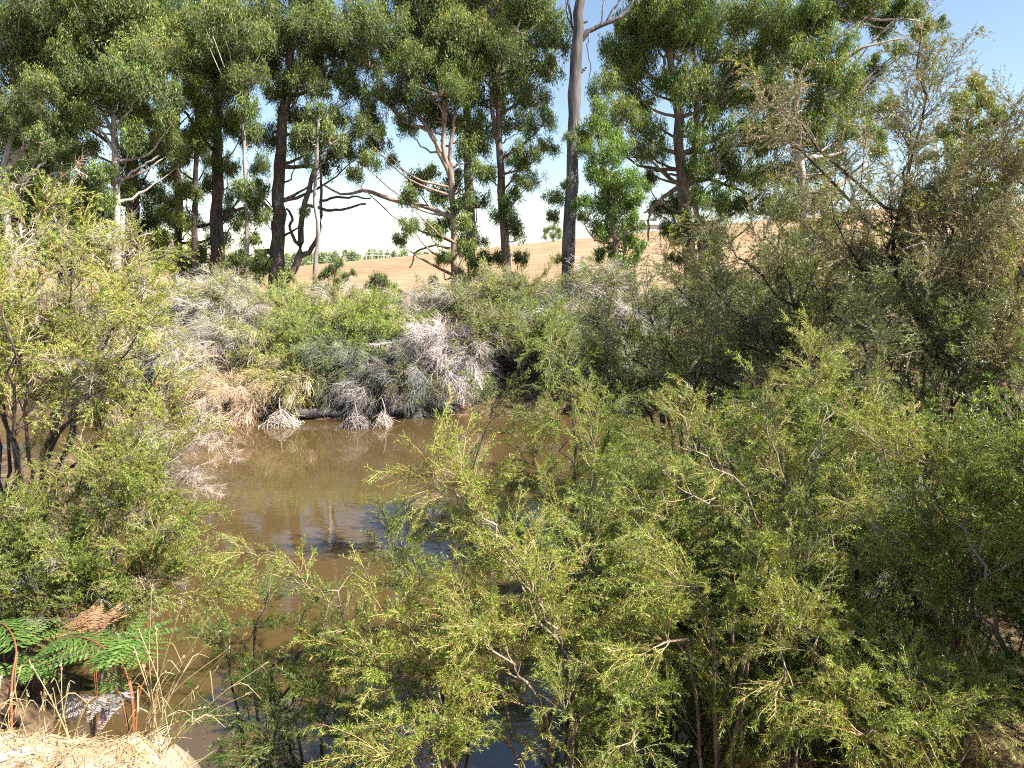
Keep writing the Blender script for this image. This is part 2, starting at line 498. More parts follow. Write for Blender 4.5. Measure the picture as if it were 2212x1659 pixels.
def tree(label, Y, trunk, clumps, bark='tan', limbs=(), color=(1, 1, 1), up=0, upx=0, name='gum_tree', cat='tree', group='gum trees on the far bank',
         barkcol=(1, 1, 1), sep=1.2, autolimb=True, templates=None, upr=1.5, depth=1.0):
    """trunk: [(px, py, width px)...] from the base up; clumps: [(px, py, radius px[, dY])]; limbs: [[(px, py, w)...]]"""
    k = Y / FPX
    pts = [P(a, b, Y) for a, b, _ in trunk]
    g = float(G(pts[0][0], Y))
    base = np.array([pts[0][0], Y, g - .05])
    if pts[0][2] > g:
        pts = [base] + pts
        rad = [trunk[0][2] * 1.12] + [t[2] for t in trunk]
    else:
        pts[0] = base
        rad = [t[2] for t in trunk]
    rad = np.array(rad) * k / 2
    root = thing(name, label, cat, base, group)
    n = 26
    curve = crs(pts, n)
    seg = np.linspace(0, len(pts) - 1, n)
    R = np.interp(seg, np.arange(len(pts)), rad)
    R = R * (1 + .05 * rng.normal(size=n)) + rad[0] * .35 * np.exp(-np.linspace(0, 1, n) * 26)
    curve = curve + rng.normal(size=(n, 3)) * rad[0] * .08
    curve[0] = base
    v, q = tubes(curve - base, R, 10)
    link('trunk', mk_mesh('trunk', [(v, q, 0, 0)], [M[bark]], True), root, (0, 0, 0), barkcol)
    for lb in limbs:
        lp = [P(a, b, Y + (c[3] if len(c) > 3 else 0)) for c in lb for a, b in [c[:2]]]
        lr = np.array([c[2] for c in lb]) * k / 2
        m = 14
        cu = crs(lp, m) + rng.normal(size=(m, 3)) * .02
        v, q = tubes(cu - base, np.interp(np.linspace(0, len(lp) - 1, m), np.arange(len(lp)), lr), 7)
        link('limb', mk_mesh('limb', [(v, q, 0, 0)], [M[bark]], True), root, (0, 0, 0), barkcol)
    crown = link('crown', None, root)
    cl = []
    for c in clumps:
        if 380 < c[0] < 860 and 330 < c[1] < 560 and len(c) < 5:      # open trunk zone with sky showing through
            if rng.random() < (.12 if c[0] < 610 else .45):
                continue
            c = (c[0], c[1], c[2] * (.95 if c[0] < 610 else .75)) + tuple(c[3:])
        dy = c[3] if len(c) > 3 else U(-sep, sep)
        cl.append((P(c[0], c[1], Y + dy), c[2] * k * 1.28, len(c) < 5))
    for _ in range(up):      # the part of the crown above the picture
        a = U(0, 6.28)
        top = curve[-1]
        cl.append((np.array([top[0] + upx + math.cos(a) * U(.3, 2.4), Y + math.sin(a) * U(.3, 2.2), U(13.0, 17.5)]), U(.9, upr), True))
    for c, r, lim in cl:
        col = np.array(color) * U(.86, 1.14) * np.array([U(.93, 1.07), 1, U(.9, 1.1)])
        place_clump(crown, base, c, r, col, U(.8, 1.05), templates)
        if autolimb and lim:
            dist = np.linalg.norm(curve[:, :2] - c[:2], axis=1)
            drop = .55 * dist + .35 * r
            j = int(np.argmin(np.abs(curve[:, 2] - (c[2] - drop)) + .25 * dist))
            j = min(max(j, 4), n - 2)
            a, e = curve[j], c + np.array([0, 0, -.25 * r])
            mid = (a + e) / 2 + np.array([0, 0, -.12 * np.linalg.norm(e - a)]) + rng.normal(size=3) * .12
            m = 9
            r0 = min(R[j] * .55, .028 + .018 * np.linalg.norm(e - a))
            cu = crs([a, mid, e], m) + rng.normal(size=(m, 3)) * .03
            cu[0] = a
            v, q = tubes(cu - base, np.linspace(r0, .014, m), 6)
            link('limb', mk_mesh('limb', [(v, q, 0, 0)], [M[bark]], True), root, (0, 0, 0), barkcol)
    return root

DG = (.82, .9, .84)       # darker blue-green foliage of the back trees
YG = (1.2, 1.12, .8)       # yellow-green young foliage
GR = (1.05, 1.02, 1.15)    # greyer foliage

tree('pale pink-barked gum sapling at the left edge of the picture', 29, [(24, 600, 16), (14, 470, 15), (8, 370, 13), (22, 300, 9), (28, 200, 7), (20, 60, 5)],
     [(30, 60, 60), (70, 110, 55), (20, 170, 55), (85, 190, 42), (60, 260, 40), (20, 300, 40), (85, 300, 30), (-30, 240, 60), (90, 350, 30), (-30, 100, 70), (40, 0, 60)],
     'pale', [[(10, 370, 10), (40, 340, 8), (75, 290, 5)], [(12, 420, 8), (60, 385, 6), (100, 345, 4)]], (1.0, 1.0, 1.0), up=4)
tree('tall pale gum sapling with white trunk and big rounded crown, left of centre', 30, [(255, 580, 15), (253, 480, 14), (250, 380, 14), (247, 300, 12), (244, 240, 8), (250, 150, 5)],
     [(190, 60, 75), (270, 40, 85), (330, 110, 62), (230, 140, 80), (300, 180, 70), (180, 170, 55), (350, 200, 40), (160, 110, 50), (250, 230, 60), (190, 250, 40), (150, 215, 35), (320, 255, 42),
      (290, 300, 34), (200, 330, 32), (215, 380, 30), (180, 410, 32), (160, 340, 26), (230, 440, 26), (280, 420, 22), (150, 470, 30), (195, 480, 26), (375, 310, 36), (370, 260, 28), (385, 350, 26)],
     'pale', [[(250, 310, 10), (232, 260, 8), (205, 215, 6), (185, 150, 4)], [(249, 330, 8), (225, 290, 6), (190, 270, 5)], [(253, 400, 7), (290, 370, 5), (345, 335, 4)], [(252, 420, 6), (238, 385, 4), (225, 350, 3)],
              [(256, 555, 8), (245, 510, 7), (215, 485, 5)], [(257, 545, 6), (285, 520, 5), (335, 500, 4)]], (1.08, 1.08, 1.0), up=5)
tree('broad dark gum trunk just right of the white-trunked sapling', 36, [(288, 590, 30), (286, 480, 28), (284, 330, 24), (280, 150, 20), (278, 0, 16)],
     [(120, 100, 70), (100, 180, 60), (130, 260, 70), (90, 330, 50), (150, 400, 60), (110, 440, 55), (300, 400, 40), (330, 330, 45), (390, 120, 60), (350, 40, 60), (60, 30, 70), (180, 0, 60), (320, 480, 35), (50, 420, 60), (70, 500, 60), (160, 520, 50), (10, 500, 70), (30, 380, 60), (330, 540, 36), (290, 330, 40), (360, 470, 36), (250, 380, 34), (300, 250, 40), (210, 470, 40)],
     'fibrous', (), DG, up=9)
tree('dark rough-barked gum hung with leafy shoots behind the far shrubs', 35, [(470, 620, 30), (468, 500, 26), (470, 380, 22), (468, 200, 18), (470, 0, 14)],
     [(480, 60, 52), (455, 120, 48), (500, 190, 44), (430, 200, 40), (480, 260, 46), (440, 290, 36), (520, 290, 36), (500, 30, 50), (420, 60, 45), (410, 140, 40), (490, 360, 36), (450, 400, 32), (430, 470, 38), (500, 460, 34), (470, 520, 34), (440, 560, 34), (510, 540, 30), (400, 500, 30), (390, 560, 30)],
     'fibrous', [[(470, 480, 9), (510, 455, 7), (560, 440, 5)], [(466, 330, 9), (430, 290, 7), (400, 240, 5)]], (.95, 1.0, .9), up=8)
tree('slim gum with tall narrow column of foliage beside the dark rough-barked gum', 33, [(422, 610, 13), (420, 480, 12), (424, 350, 10), (428, 200, 7)],
     [(430, 190, 22, 0), (428, 220, 24, 0), (432, 255, 25, 0), (425, 290, 26, 0), (430, 320, 24, 0), (400, 300, 26), (360, 290, 34), (375, 330, 30), (410, 360, 28), (365, 380, 26), (400, 420, 30), (370, 455, 28), (350, 520, 30), (385, 480, 24), (420, 540, 26), (350, 580, 26)],
     'fibrous', (), YG, up=2)
tree('thin straight grey gum pole between two dark gums', 31, [(535, 620, 9), (533, 480, 8), (528, 330, 7), (524, 200, 5)],
     [(525, 120, 40), (510, 180, 32), (545, 170, 35), (530, 240, 30), (505, 250, 26), (550, 290, 26), (520, 410, 28), (545, 440, 26), (530, 480, 28), (550, 520, 26), (520, 560, 24), (560, 90, 40)],
     'pale', (), (1, 1, .95), up=3, barkcol=(.75, .72, .72))
tree('thick dark gum with side stub and a leaning second stem on the far bank', 33, [(595, 640, 36), (600, 560, 31), (604, 470, 27), (604, 380, 24), (610, 260, 20), (625, 120, 16), (640, 0, 12)],
     [(640, 40, 60), (600, 90, 50), (690, 60, 60), (740, 110, 60), (700, 150, 55), (760, 190, 45), (650, 180, 45), (600, 200, 40), (640, 250, 40), (570, 150, 40), (590, 300, 34), (560, 340, 32), (640, 320, 30), (690, 300, 48), (720, 350, 42), (680, 380, 40), (740, 400, 36), (770, 330, 36),
      (720, 260, 40), (560, 410, 28), (570, 470, 28), (555, 590, 24), (570, 560, 20), (620, 420, 24), (655, 460, 20), (760, 460, 30), (730, 450, 26), (800, 250, 36), (620, 600, 22), (780, 60, 60), (570, 40, 50)],
     'fibrous', [[(598, 552, 14), (580, 543, 13), (562, 545, 10), (550, 540, 7)], [(598, 635, 18), (630, 590, 17), (648, 545, 15), (650, 470, 12), (670, 400, 10), (690, 330, 7)], [(648, 555, 12), (675, 535, 10), (690, 500, 8), (694, 420, 6), (692, 340, 4)],
                 [(646, 530, 8), (634, 512, 7), (625, 490, 6), (632, 470, 6), (618, 450, 5)], [(604, 480, 9), (570, 440, 7), (530, 420, 5)], [(690, 435, 6), (740, 425, 5), (800, 428, 3)], [(655, 440, 8), (720, 455, 6), (790, 440, 4)]], (.9, .95, .92), up=7)
tree('slim pale stem standing in front of the leaning gum', 30, [(680, 620, 10), (682, 560, 9), (688, 500, 9), (680, 430, 8), (684, 350, 7), (690, 220, 5)],
     [(690, 250, 34), (665, 290, 30), (712, 300, 34), (690, 340, 28), (660, 350, 24), (720, 360, 26), (700, 200, 30)], 'pale', (), GR, up=0, barkcol=(.8, .8, .86))
tree('gum with yellow-green dome crown and long low arching limb, mid picture', 32, [(982, 640, 15), (980, 520, 14), (978, 430, 13), (972, 370, 12), (958, 320, 10), (962, 220, 8), (965, 120, 6)],
     [(960, 60, 60), (1010, 90, 55), (930, 110, 55), (985, 140, 60), (910, 165, 50), (950, 190, 55), (1030, 150, 48), (890, 130, 45), (1000, 200, 45), (920, 230, 44), (870, 200, 42), (960, 260, 42), (1010, 270, 36), (880, 270, 34), (860, 110, 50), (820, 60, 60), (800, 130, 55), (850, 30, 55), (900, 50, 50), (820, 200, 40),
      (1000, 330, 32), (1030, 320, 28), (990, 390, 30), (1030, 370, 26), (900, 400, 30), (930, 380, 30), (880, 430, 26), (950, 430, 30), (850, 350, 24), (820, 300, 30), (780, 280, 36), (790, 350, 34), (760, 380, 30), (1010, 440, 30), (970, 480, 30), (1010, 490, 28), (890, 490, 26), (930, 500, 24), (860, 520, 20), (1000, 540, 26), (960, 560, 22), (1020, 570, 22), (990, 600, 22), (1040, 600, 20), (935, 610, 14)],
     'tan', [[(978, 400, 11), (955, 340, 10), (930, 290, 9), (905, 250, 8), (880, 225, 6)], [(976, 470, 11), (930, 450, 10), (880, 440, 9), (830, 425, 9), (790, 410, 8), (740, 420, 5), (700, 400, 4)], [(955, 330, 10), (925, 280, 9), (890, 270, 7), (850, 235, 8), (800, 200, 6)],
             [(965, 250, 8), (930, 120, 7), (900, 90, 7), (850, 40, 6)], [(978, 540, 6), (940, 530, 5), (900, 545, 4), (885, 580, 3)], [(972, 370, 9), (975, 300, 8), (985, 240, 6)]], (1.03, 1.04, .96), up=9, sep=1.8)
tree('straight grey gum trunk behind the yellow-green domed gum', 36, [(1020, 640, 20), (1018, 520, 19), (1012, 380, 18), (1008, 200, 15), (1004, 0, 12)],
     [(1060, 60, 60), (1000, 30, 60), (1050, 130, 50), (1060, 220, 45), (1040, 280, 40), (1020, 520, 34), (1030, 440, 30), (1045, 560, 24), (1080, 20, 60), (940, 20, 60)], 'deadwood', (), DG, up=6, barkcol=(1.2, 1.15, 1.1))
tree('tall gum with forked grey trunk and dark hanging foliage left of the sky gap', 33, [(1096, 610, 20), (1090, 520, 19), (1084, 420, 17), (1078, 300, 14), (1076, 200, 13), (1070, 100, 12), (1054, 0, 11)],
     [(1120, 40, 52), (1160, 90, 48), (1180, 40, 44), (1140, 140, 46), (1190, 150, 30), (1110, 190, 44), (1150, 220, 42), (1175, 260, 32), (1120, 270, 40), (1140, 330, 40), (1175, 320, 26), (1110, 350, 32), (1140, 390, 34), (1110, 430, 28), (1090, 470, 32), (1110, 500, 24), (1120, 560, 22), (1080, 560, 22), (1110, 600, 18), (1060, 380, 28), (1050, 60, 50), (1200, 90, 30), (1140, 10, 50)],
     'fibrous', [[(1080, 330, 11), (1066, 260, 9), (1062, 200, 8), (1058, 120, 6)], [(1072, 100, 9), (1100, 70, 7), (1140, 75, 5), (1190, 100, 4)], [(1075, 160, 8), (1095, 110, 7), (1125, 40, 5)], [(1092, 490, 6), (1120, 488, 3)]], (.88, .95, .92), up=8, barkcol=(1.5, 1.45, 1.45))
tree('tall bare dead gum trunk standing alone in the sky gap', 31, [(1226, 625, 29), (1231, 500, 27), (1236, 380, 26), (1240, 240, 25), (1245, 130, 24), (1250, 40, 21), (1256, -60, 19), (1262, -200, 15), (1266, -330, 9)],
     [(1200, 430, 26, .3, 1), (1225, 300, 16, -.3, 1), (1190, 470, 18, .3, 1), (1225, 400, 14, -.3, 1), (1215, 560, 14, -.2, 1), (1360, -40, 40), (1320, -90, 40), (1200, -80, 40), (1260, -220, 50), (1300, -280, 45)],
     'deadwood', [[(1252, 90, 12), (1275, 64, 10), (1310, 52, 9), (1340, 36, 8), (1366, 6, 6), (1380, -40, 4)], [(1310, 52, 6), (1322, 25, 5), (1340, 0, 4), (1350, -40, 3)], [(1242, 80, 5), (1233, 40, 5), (1228, 0, 5), (1222, -60, 3)], [(1240, 70, 3), (1226, 35, 3), (1222, 0, 2)],
                  [(1248, 53, 9), (1262, 48, 5), (1269, 46, 2)], [(1246, 160, 13), (1258, 152, 8), (1268, 145, 3)], [(1298, 55, 3), (1302, 20, 3), (1306, -10, 2)], [(1272, 68, 2), (1268, 100, 2), (1274, 140, 2), (1272, 175, 2)]], (.95, 1, .9), autolimb=False, barkcol=(.92, .9, .95))
tree('bushy bright green young gum leaning on the bare dead trunk', 29.5, [(1338, 650, 11), (1334, 560, 10), (1320, 470, 9), (1312, 400, 7), (1300, 330, 5)],
     [(1290, 240, 24), (1280, 280, 32), (1310, 290, 30), (1265, 320, 24), (1300, 340, 38), (1340, 320, 30), (1280, 380, 30), (1320, 400, 40), (1360, 390, 34), (1340, 440, 38), (1300, 450, 36), (1375, 430, 28), (1370, 480, 28), (1330, 500, 36), (1290, 500, 28), (1360, 530, 30), (1320, 550, 30), (1345, 580, 28), (1375, 560, 18), (1330, 610, 24), (1265, 440, 24), (1255, 470, 18), (1390, 400, 18)],
     'tan', [[(1340, 600, 8), (1350, 540, 7), (1345, 470, 5)]], (.98, 1.18, .72), up=0, sep=.8)
tree('big multi-stemmed gum with smooth grey trunks right of the dead trunk', 33, [(1492, 650, 32), (1490, 560, 28), (1480, 480, 26), (1474, 400, 25), (1468, 300, 20), (1460, 200, 16), (1445, 110, 13), (1432, 40, 12), (1412, -20, 10)],
     [(1470, 170, 52), (1440, 190, 40), (1510, 200, 44), (1330, 110, 44), (1350, 160, 46), (1310, 190, 34), (1370, 220, 40), (1340, 250, 40), (1300, 280, 28), (1390, 280, 40), (1370, 330, 34), (1420, 330, 34), (1400, 390, 26), (1380, 40, 44), (1420, 80, 40), (1500, 60, 50), (1540, 120, 50), (1580, 60, 60),
      (1630, 40, 62), (1660, 110, 55), (1600, 150, 60), (1560, 220, 58), (1630, 210, 58), (1680, 190, 50), (1540, 290, 50), (1600, 300, 55), (1660, 290, 50), (1560, 360, 50), (1620, 380, 50), (1680, 370, 42), (1510, 360, 40), (1500, 430, 42), (1450, 450, 36), (1540, 430, 40), (1470, 500, 36), (1520, 500, 34), (1440, 500, 26), (1580, 440, 44), (1640, 450, 40), (1490, 560, 26), (1450, 560, 20), (1540, 540, 34), (1410, 450, 20), (1500, 0, 50), (1440, 0, 40), (1700, 40, 50)],
     'tan', [[(1476, 430, 18), (1500, 330, 14), (1504, 240, 12), (1500, 120, 9), (1490, 0, 7)], [(1474, 400, 12), (1440, 420, 9), (1415, 445, 7), (1402, 475, 5), (1400, 520, 4)], [(1480, 400, 9), (1520, 385, 8), (1570, 400, 6), (1620, 420, 4)], [(1456, 190, 9), (1435, 150, 7), (1440, 110, 6)],
             [(1470, 380, 6), (1440, 375, 5), (1405, 365, 3)], [(1510, 640, 20), (1516, 580, 18), (1512, 500, 14), (1500, 440, 10)], [(1500, 300, 9), (1540, 220, 7), (1600, 120, 5)], [(1480, 470, 7), (1430, 440, 5), (1390, 460, 4)]], (.98, 1.06, .82), up=12, sep=2.2, barkcol=(1.05, 1.05, 1.05))
tree('gum with long pale limbs reaching into the blue sky at upper right', 31, [(1745, 620, 24), (1740, 480, 22), (1725, 330, 18), (1720, 200, 14), (1735, 90, 11), (1760, 0, 8)],
     [(1760, 60, 50), (1800, 100, 46), (1850, 30, 36), (1900, 70, 30), (1810, 20, 44), (1940, 30, 32), (1980, 30, 26), (1820, 160, 46), (1860, 190, 42), (1800, 210, 48), (1850, 240, 40), (1890, 140, 26), (1780, 150, 44), (1770, 260, 46), (1830, 290, 38), (1790, 330, 40), (1740, 300, 44), (1880, 290, 26), (1920, 230, 26), (1940, 110, 22), (2010, 60, 22), (2036, 48, 16), (1980, 75, 20), (1960, 5, 30), (1890, 10, 36), (1740, 380, 40), (1760, 440, 36), (1700, 450, 40), (1700, 260, 44), (1715, 130, 48), (1930, 270, 20), (1900, 330, 24), (1720, 520, 34), (1800, 480, 30)],
     'pale', [[(1725, 170, 9), (1780, 140, 8), (1830, 118, 7), (1870, 100, 5), (1950, 85, 3)], [(1740, 60, 8), (1790, 10, 7), (1840, 30, 6), (1900, 42, 5), (1960, 40, 4), (2020, 55, 3)], [(1722, 240, 8), (1760, 200, 7), (1810, 170, 5)], [(1730, 400, 12), (1715, 406, 8), (1690, 420, 5)], [(1770, 30, 5), (1850, 50, 4), (1920, 62, 3)]], (1.06, 1.1, .82), up=7, sep=1.6)
tree('small rounded gum behind the silvery shrubs at far right', 27, [(2080, 640, 12), (2085, 400, 9), (2090, 260, 6)],
     [(2100, 190, 28), (2075, 220, 26), (2120, 225, 28), (2095, 250, 32), (2070, 290, 24), (2120, 280, 26), (2030, 290, 22), (2045, 330, 28), (2090, 330, 32), (2010, 340, 20), (2140, 330, 28), (2060, 400, 34), (2120, 400, 34), (2160, 260, 26), (2180, 360, 30)], 'tan', (), YG, up=0)
tree('low dark-leaved gum sapling in front of the straw paddock', 27.5, [(822, 690, 5), (820, 640, 4), (818, 600, 3)], [(815, 605, 20, 0), (800, 630, 24), (835, 625, 22), (850, 650, 22), (820, 655, 26), (790, 660, 20), (865, 635, 12), (770, 640, 14)], 'fibrous', (), (.7, .8, .75), group='young gums behind the far shrubs', sep=.6)
tree('thin dark-leaved sapling beside the thick leaning gum', 28.5, [(720, 650, 4), (722, 600, 3), (730, 570, 3)], [(735, 570, 14), (715, 585, 15), (700, 600, 18), (745, 600, 14), (730, 615, 18), (690, 625, 18), (760, 590, 10)], 'fibrous', (), (.7, .8, .72), group='young gums behind the far shrubs', sep=.6)
tree('small dark sapling between the domed gum and the grey shrubs', 28, [(938, 650, 4), (940, 610, 3)], [(938, 605, 12), (948, 625, 10), (930, 630, 9), (1060, 600, 10), (1050, 620, 12)], 'fibrous', (), (.75, .85, .75), group='young gums behind the far shrubs', sep=.3)
tree('row-end dark gum filling the shade behind the left saplings', 39, [(140, 620, 26), (138, 450, 24), (134, 250, 20), (130, 60, 15)],
     [(40, 90, 60), (160, 330, 50), (90, 260, 60), (200, 440, 50), (40, 330, 60), (110, 540, 60), (200, 560, 50), (20, 440, 60), (20, 250, 50)], 'fibrous', (), DG, up=6)
tree('shaded gum behind the rough-barked pair with sky showing between its boughs', 39, [(385, 620, 18), (386, 450, 16), (380, 250, 14), (376, 60, 12)],
     [(400, 20, 50), (350, 130, 45), (420, 220, 40), (310, 530, 40), (500, 590, 34), (360, 540, 36), (420, 590, 36), (340, 430, 36), (410, 480, 36), (450, 340, 34), (520, 500, 34), (400, 400, 34), (560, 580, 30), (520, 420, 30), (560, 360, 30)], 'fibrous', (), DG, up=5)

# ------------------------------------------------------------------ shrubs
def place_spray(parent, base, p, yaw, elev, roll, me, s, col, name='foliage'):
    o = link(name, me, parent, p - base, col)
    o.rotation_mode = 'XYZ'
    o.rotation_euler = (Matrix.Rotation(yaw, 3, 'Z') @ Matrix.Rotation(-elev, 3, 'Y') @ Matrix.Rotation(roll, 3, 'X')).to_euler()
    o.scale = (s, s, s)
    o['kind'] = 'stuff'
    return o

def shrub(label, base, stems, sprays, r0=.03, nsec=9, seclen=.9, nspr=4, scale=1.0, color=(1, 1, 1), bark='stem', t0=.3, name='teatree_shrub', cat='shrub', group=None,
          lift=.35, droop=0.0, dup=0, jit=.3, maxspr=290, rollj=.7, barkcol=(1, 1, 1), secr=.35):
    """stems: list of world polylines; sprays: list of (template key, weight)"""
    base = np.asarray(base, float)
    root = thing(name, label, cat, base, group)
    fol = link('crown', None, root)
    keys = [k for k, _ in sprays]
    wts = np.array([w for _, w in sprays], float); wts /= wts.sum()
    jobs = []
    full = list(stems)
    for st in stems:
        for _ in range(dup):
            a = np.asarray(st, float)
            t = np.linspace(0, 1, len(a))[:, None]
            b = base + (a - base) * (1 - U(.02, .3) * t) + (rng.normal(size=3) * np.array([1, 1, .5]) * jit) * t
            full.append(b)
    for st in full:
        n = 16
        cu = crs(st, n)
        L = np.linalg.norm(np.diff(cu, axis=0), axis=1).sum()
        cu[1:-1] += rng.normal(size=(n - 2, 3)) * .008 * L
        R = np.linspace(r0, r0 * .18, n)
        v, q = tubes(cu - base, R, 6)
        parts = [(v, q, 0, 0)]
        m = nsec
        t = np.sort(U(t0, .98, m)); idx = t * (n - 1); i0 = np.minimum(idx.astype(int), n - 2)
        b = cu[i0] + (cu[i0 + 1] - cu[i0]) * (idx - i0)[:, None]
        tan = unit(cu[i0 + 1] - cu[i0])
        o = rand_dirs(m); o = unit(o - tan * (o * tan).sum(1, keepdims=True))
        d = unit(tan * .75 + o * .8)
        Ls = seclen * U(.55, 1.15, m) * (1.25 - .75 * t)
        bend = np.tile([[0, 0, lift - droop]], (m, 1)) * .6 + rng.normal(size=(m, 3)) * .15
        sc = curve_tubes(b, d, Ls, bend, 7)
        rr = np.interp(t, np.linspace(0, 1, n), R) * secr + .002
        v, q = tubes(sc - base, rr[:, None] * np.linspace(1, .35, 7)[None], 4)
        parts.append((v, q, 0, 0))
        link('stem', mk_mesh('stem', parts, [M[bark]], True), root, (0, 0, 0), barkcol)
        for k in range(m):
            for u in U(.25, 1.0, nspr):
                x = u * 6; i = min(int(x), 5)
                p = sc[k, i] + (sc[k, i + 1] - sc[k, i]) * (x - i)
                jobs.append((p, unit(sc[k, i + 1] - sc[k, i])))
        for i in (n - 2, n - 1, n - 3, n - 4):
            jobs.append((cu[i], unit(cu[min(i + 1, n - 1)] - cu[min(i, n - 2)])))
    if len(jobs) > maxspr:
        jobs = [jobs[i] for i in rng.choice(len(jobs), maxspr, replace=False)]
    for p, d in jobs:
        d = unit(d + rng.normal(size=3) * .26 + np.array([0, 0, lift * .5 - droop]))
        key = keys[int(rng.choice(len(keys), p=wts))]
        col = np.array(color) * U(.85, 1.15) * np.array([U(.92, 1.08), 1, U(.9, 1.1)])
        place_spray(fol, base, p, math.atan2(d[1], d[0]), math.asin(np.clip(d[2], -1, 1)), U(-rollj, rollj), pick(T[key]), scale * U(.75, 1.2), col)
    return root

def gp(px, py, Y):
    p = P(px, py, Y)
    return np.array([p[0], Y, float(G(p[0], Y)) - .05])

def dome(label, cx, top, hw, Y, sprays, nst=6, low=None, **kw):
    """a rounded shrub: stems fan out from one root to the outline (top y, half width in px) at distance Y"""
    b = gp(cx, top, Y)
    k = Y / FPX
    tip = P(cx, top, Y)
    H, w = tip[2] - b[2], hw * k
    st = []
    for i in range(nst):
        a = 6.283 * (i + U(0, .7)) / nst
        rr = w * (U(.35, .95) if i else .1)
        h = max(H - .35, .3) * (1 - .28 * (rr / w) ** 2) * U(.84, 1.0)
        e = b + np.array([math.cos(a) * rr, math.sin(a) * rr * .8, h])
        st.append([b + np.array([math.cos(a), math.sin(a), 0]) * .06, b + (e - b) * np.array([.35, .35, .5]) + rng.normal(size=3) * .06, e])
    kw.setdefault('group', 'shrubs along the far bank')
    return shrub(label, b, st, sprays, **kw)

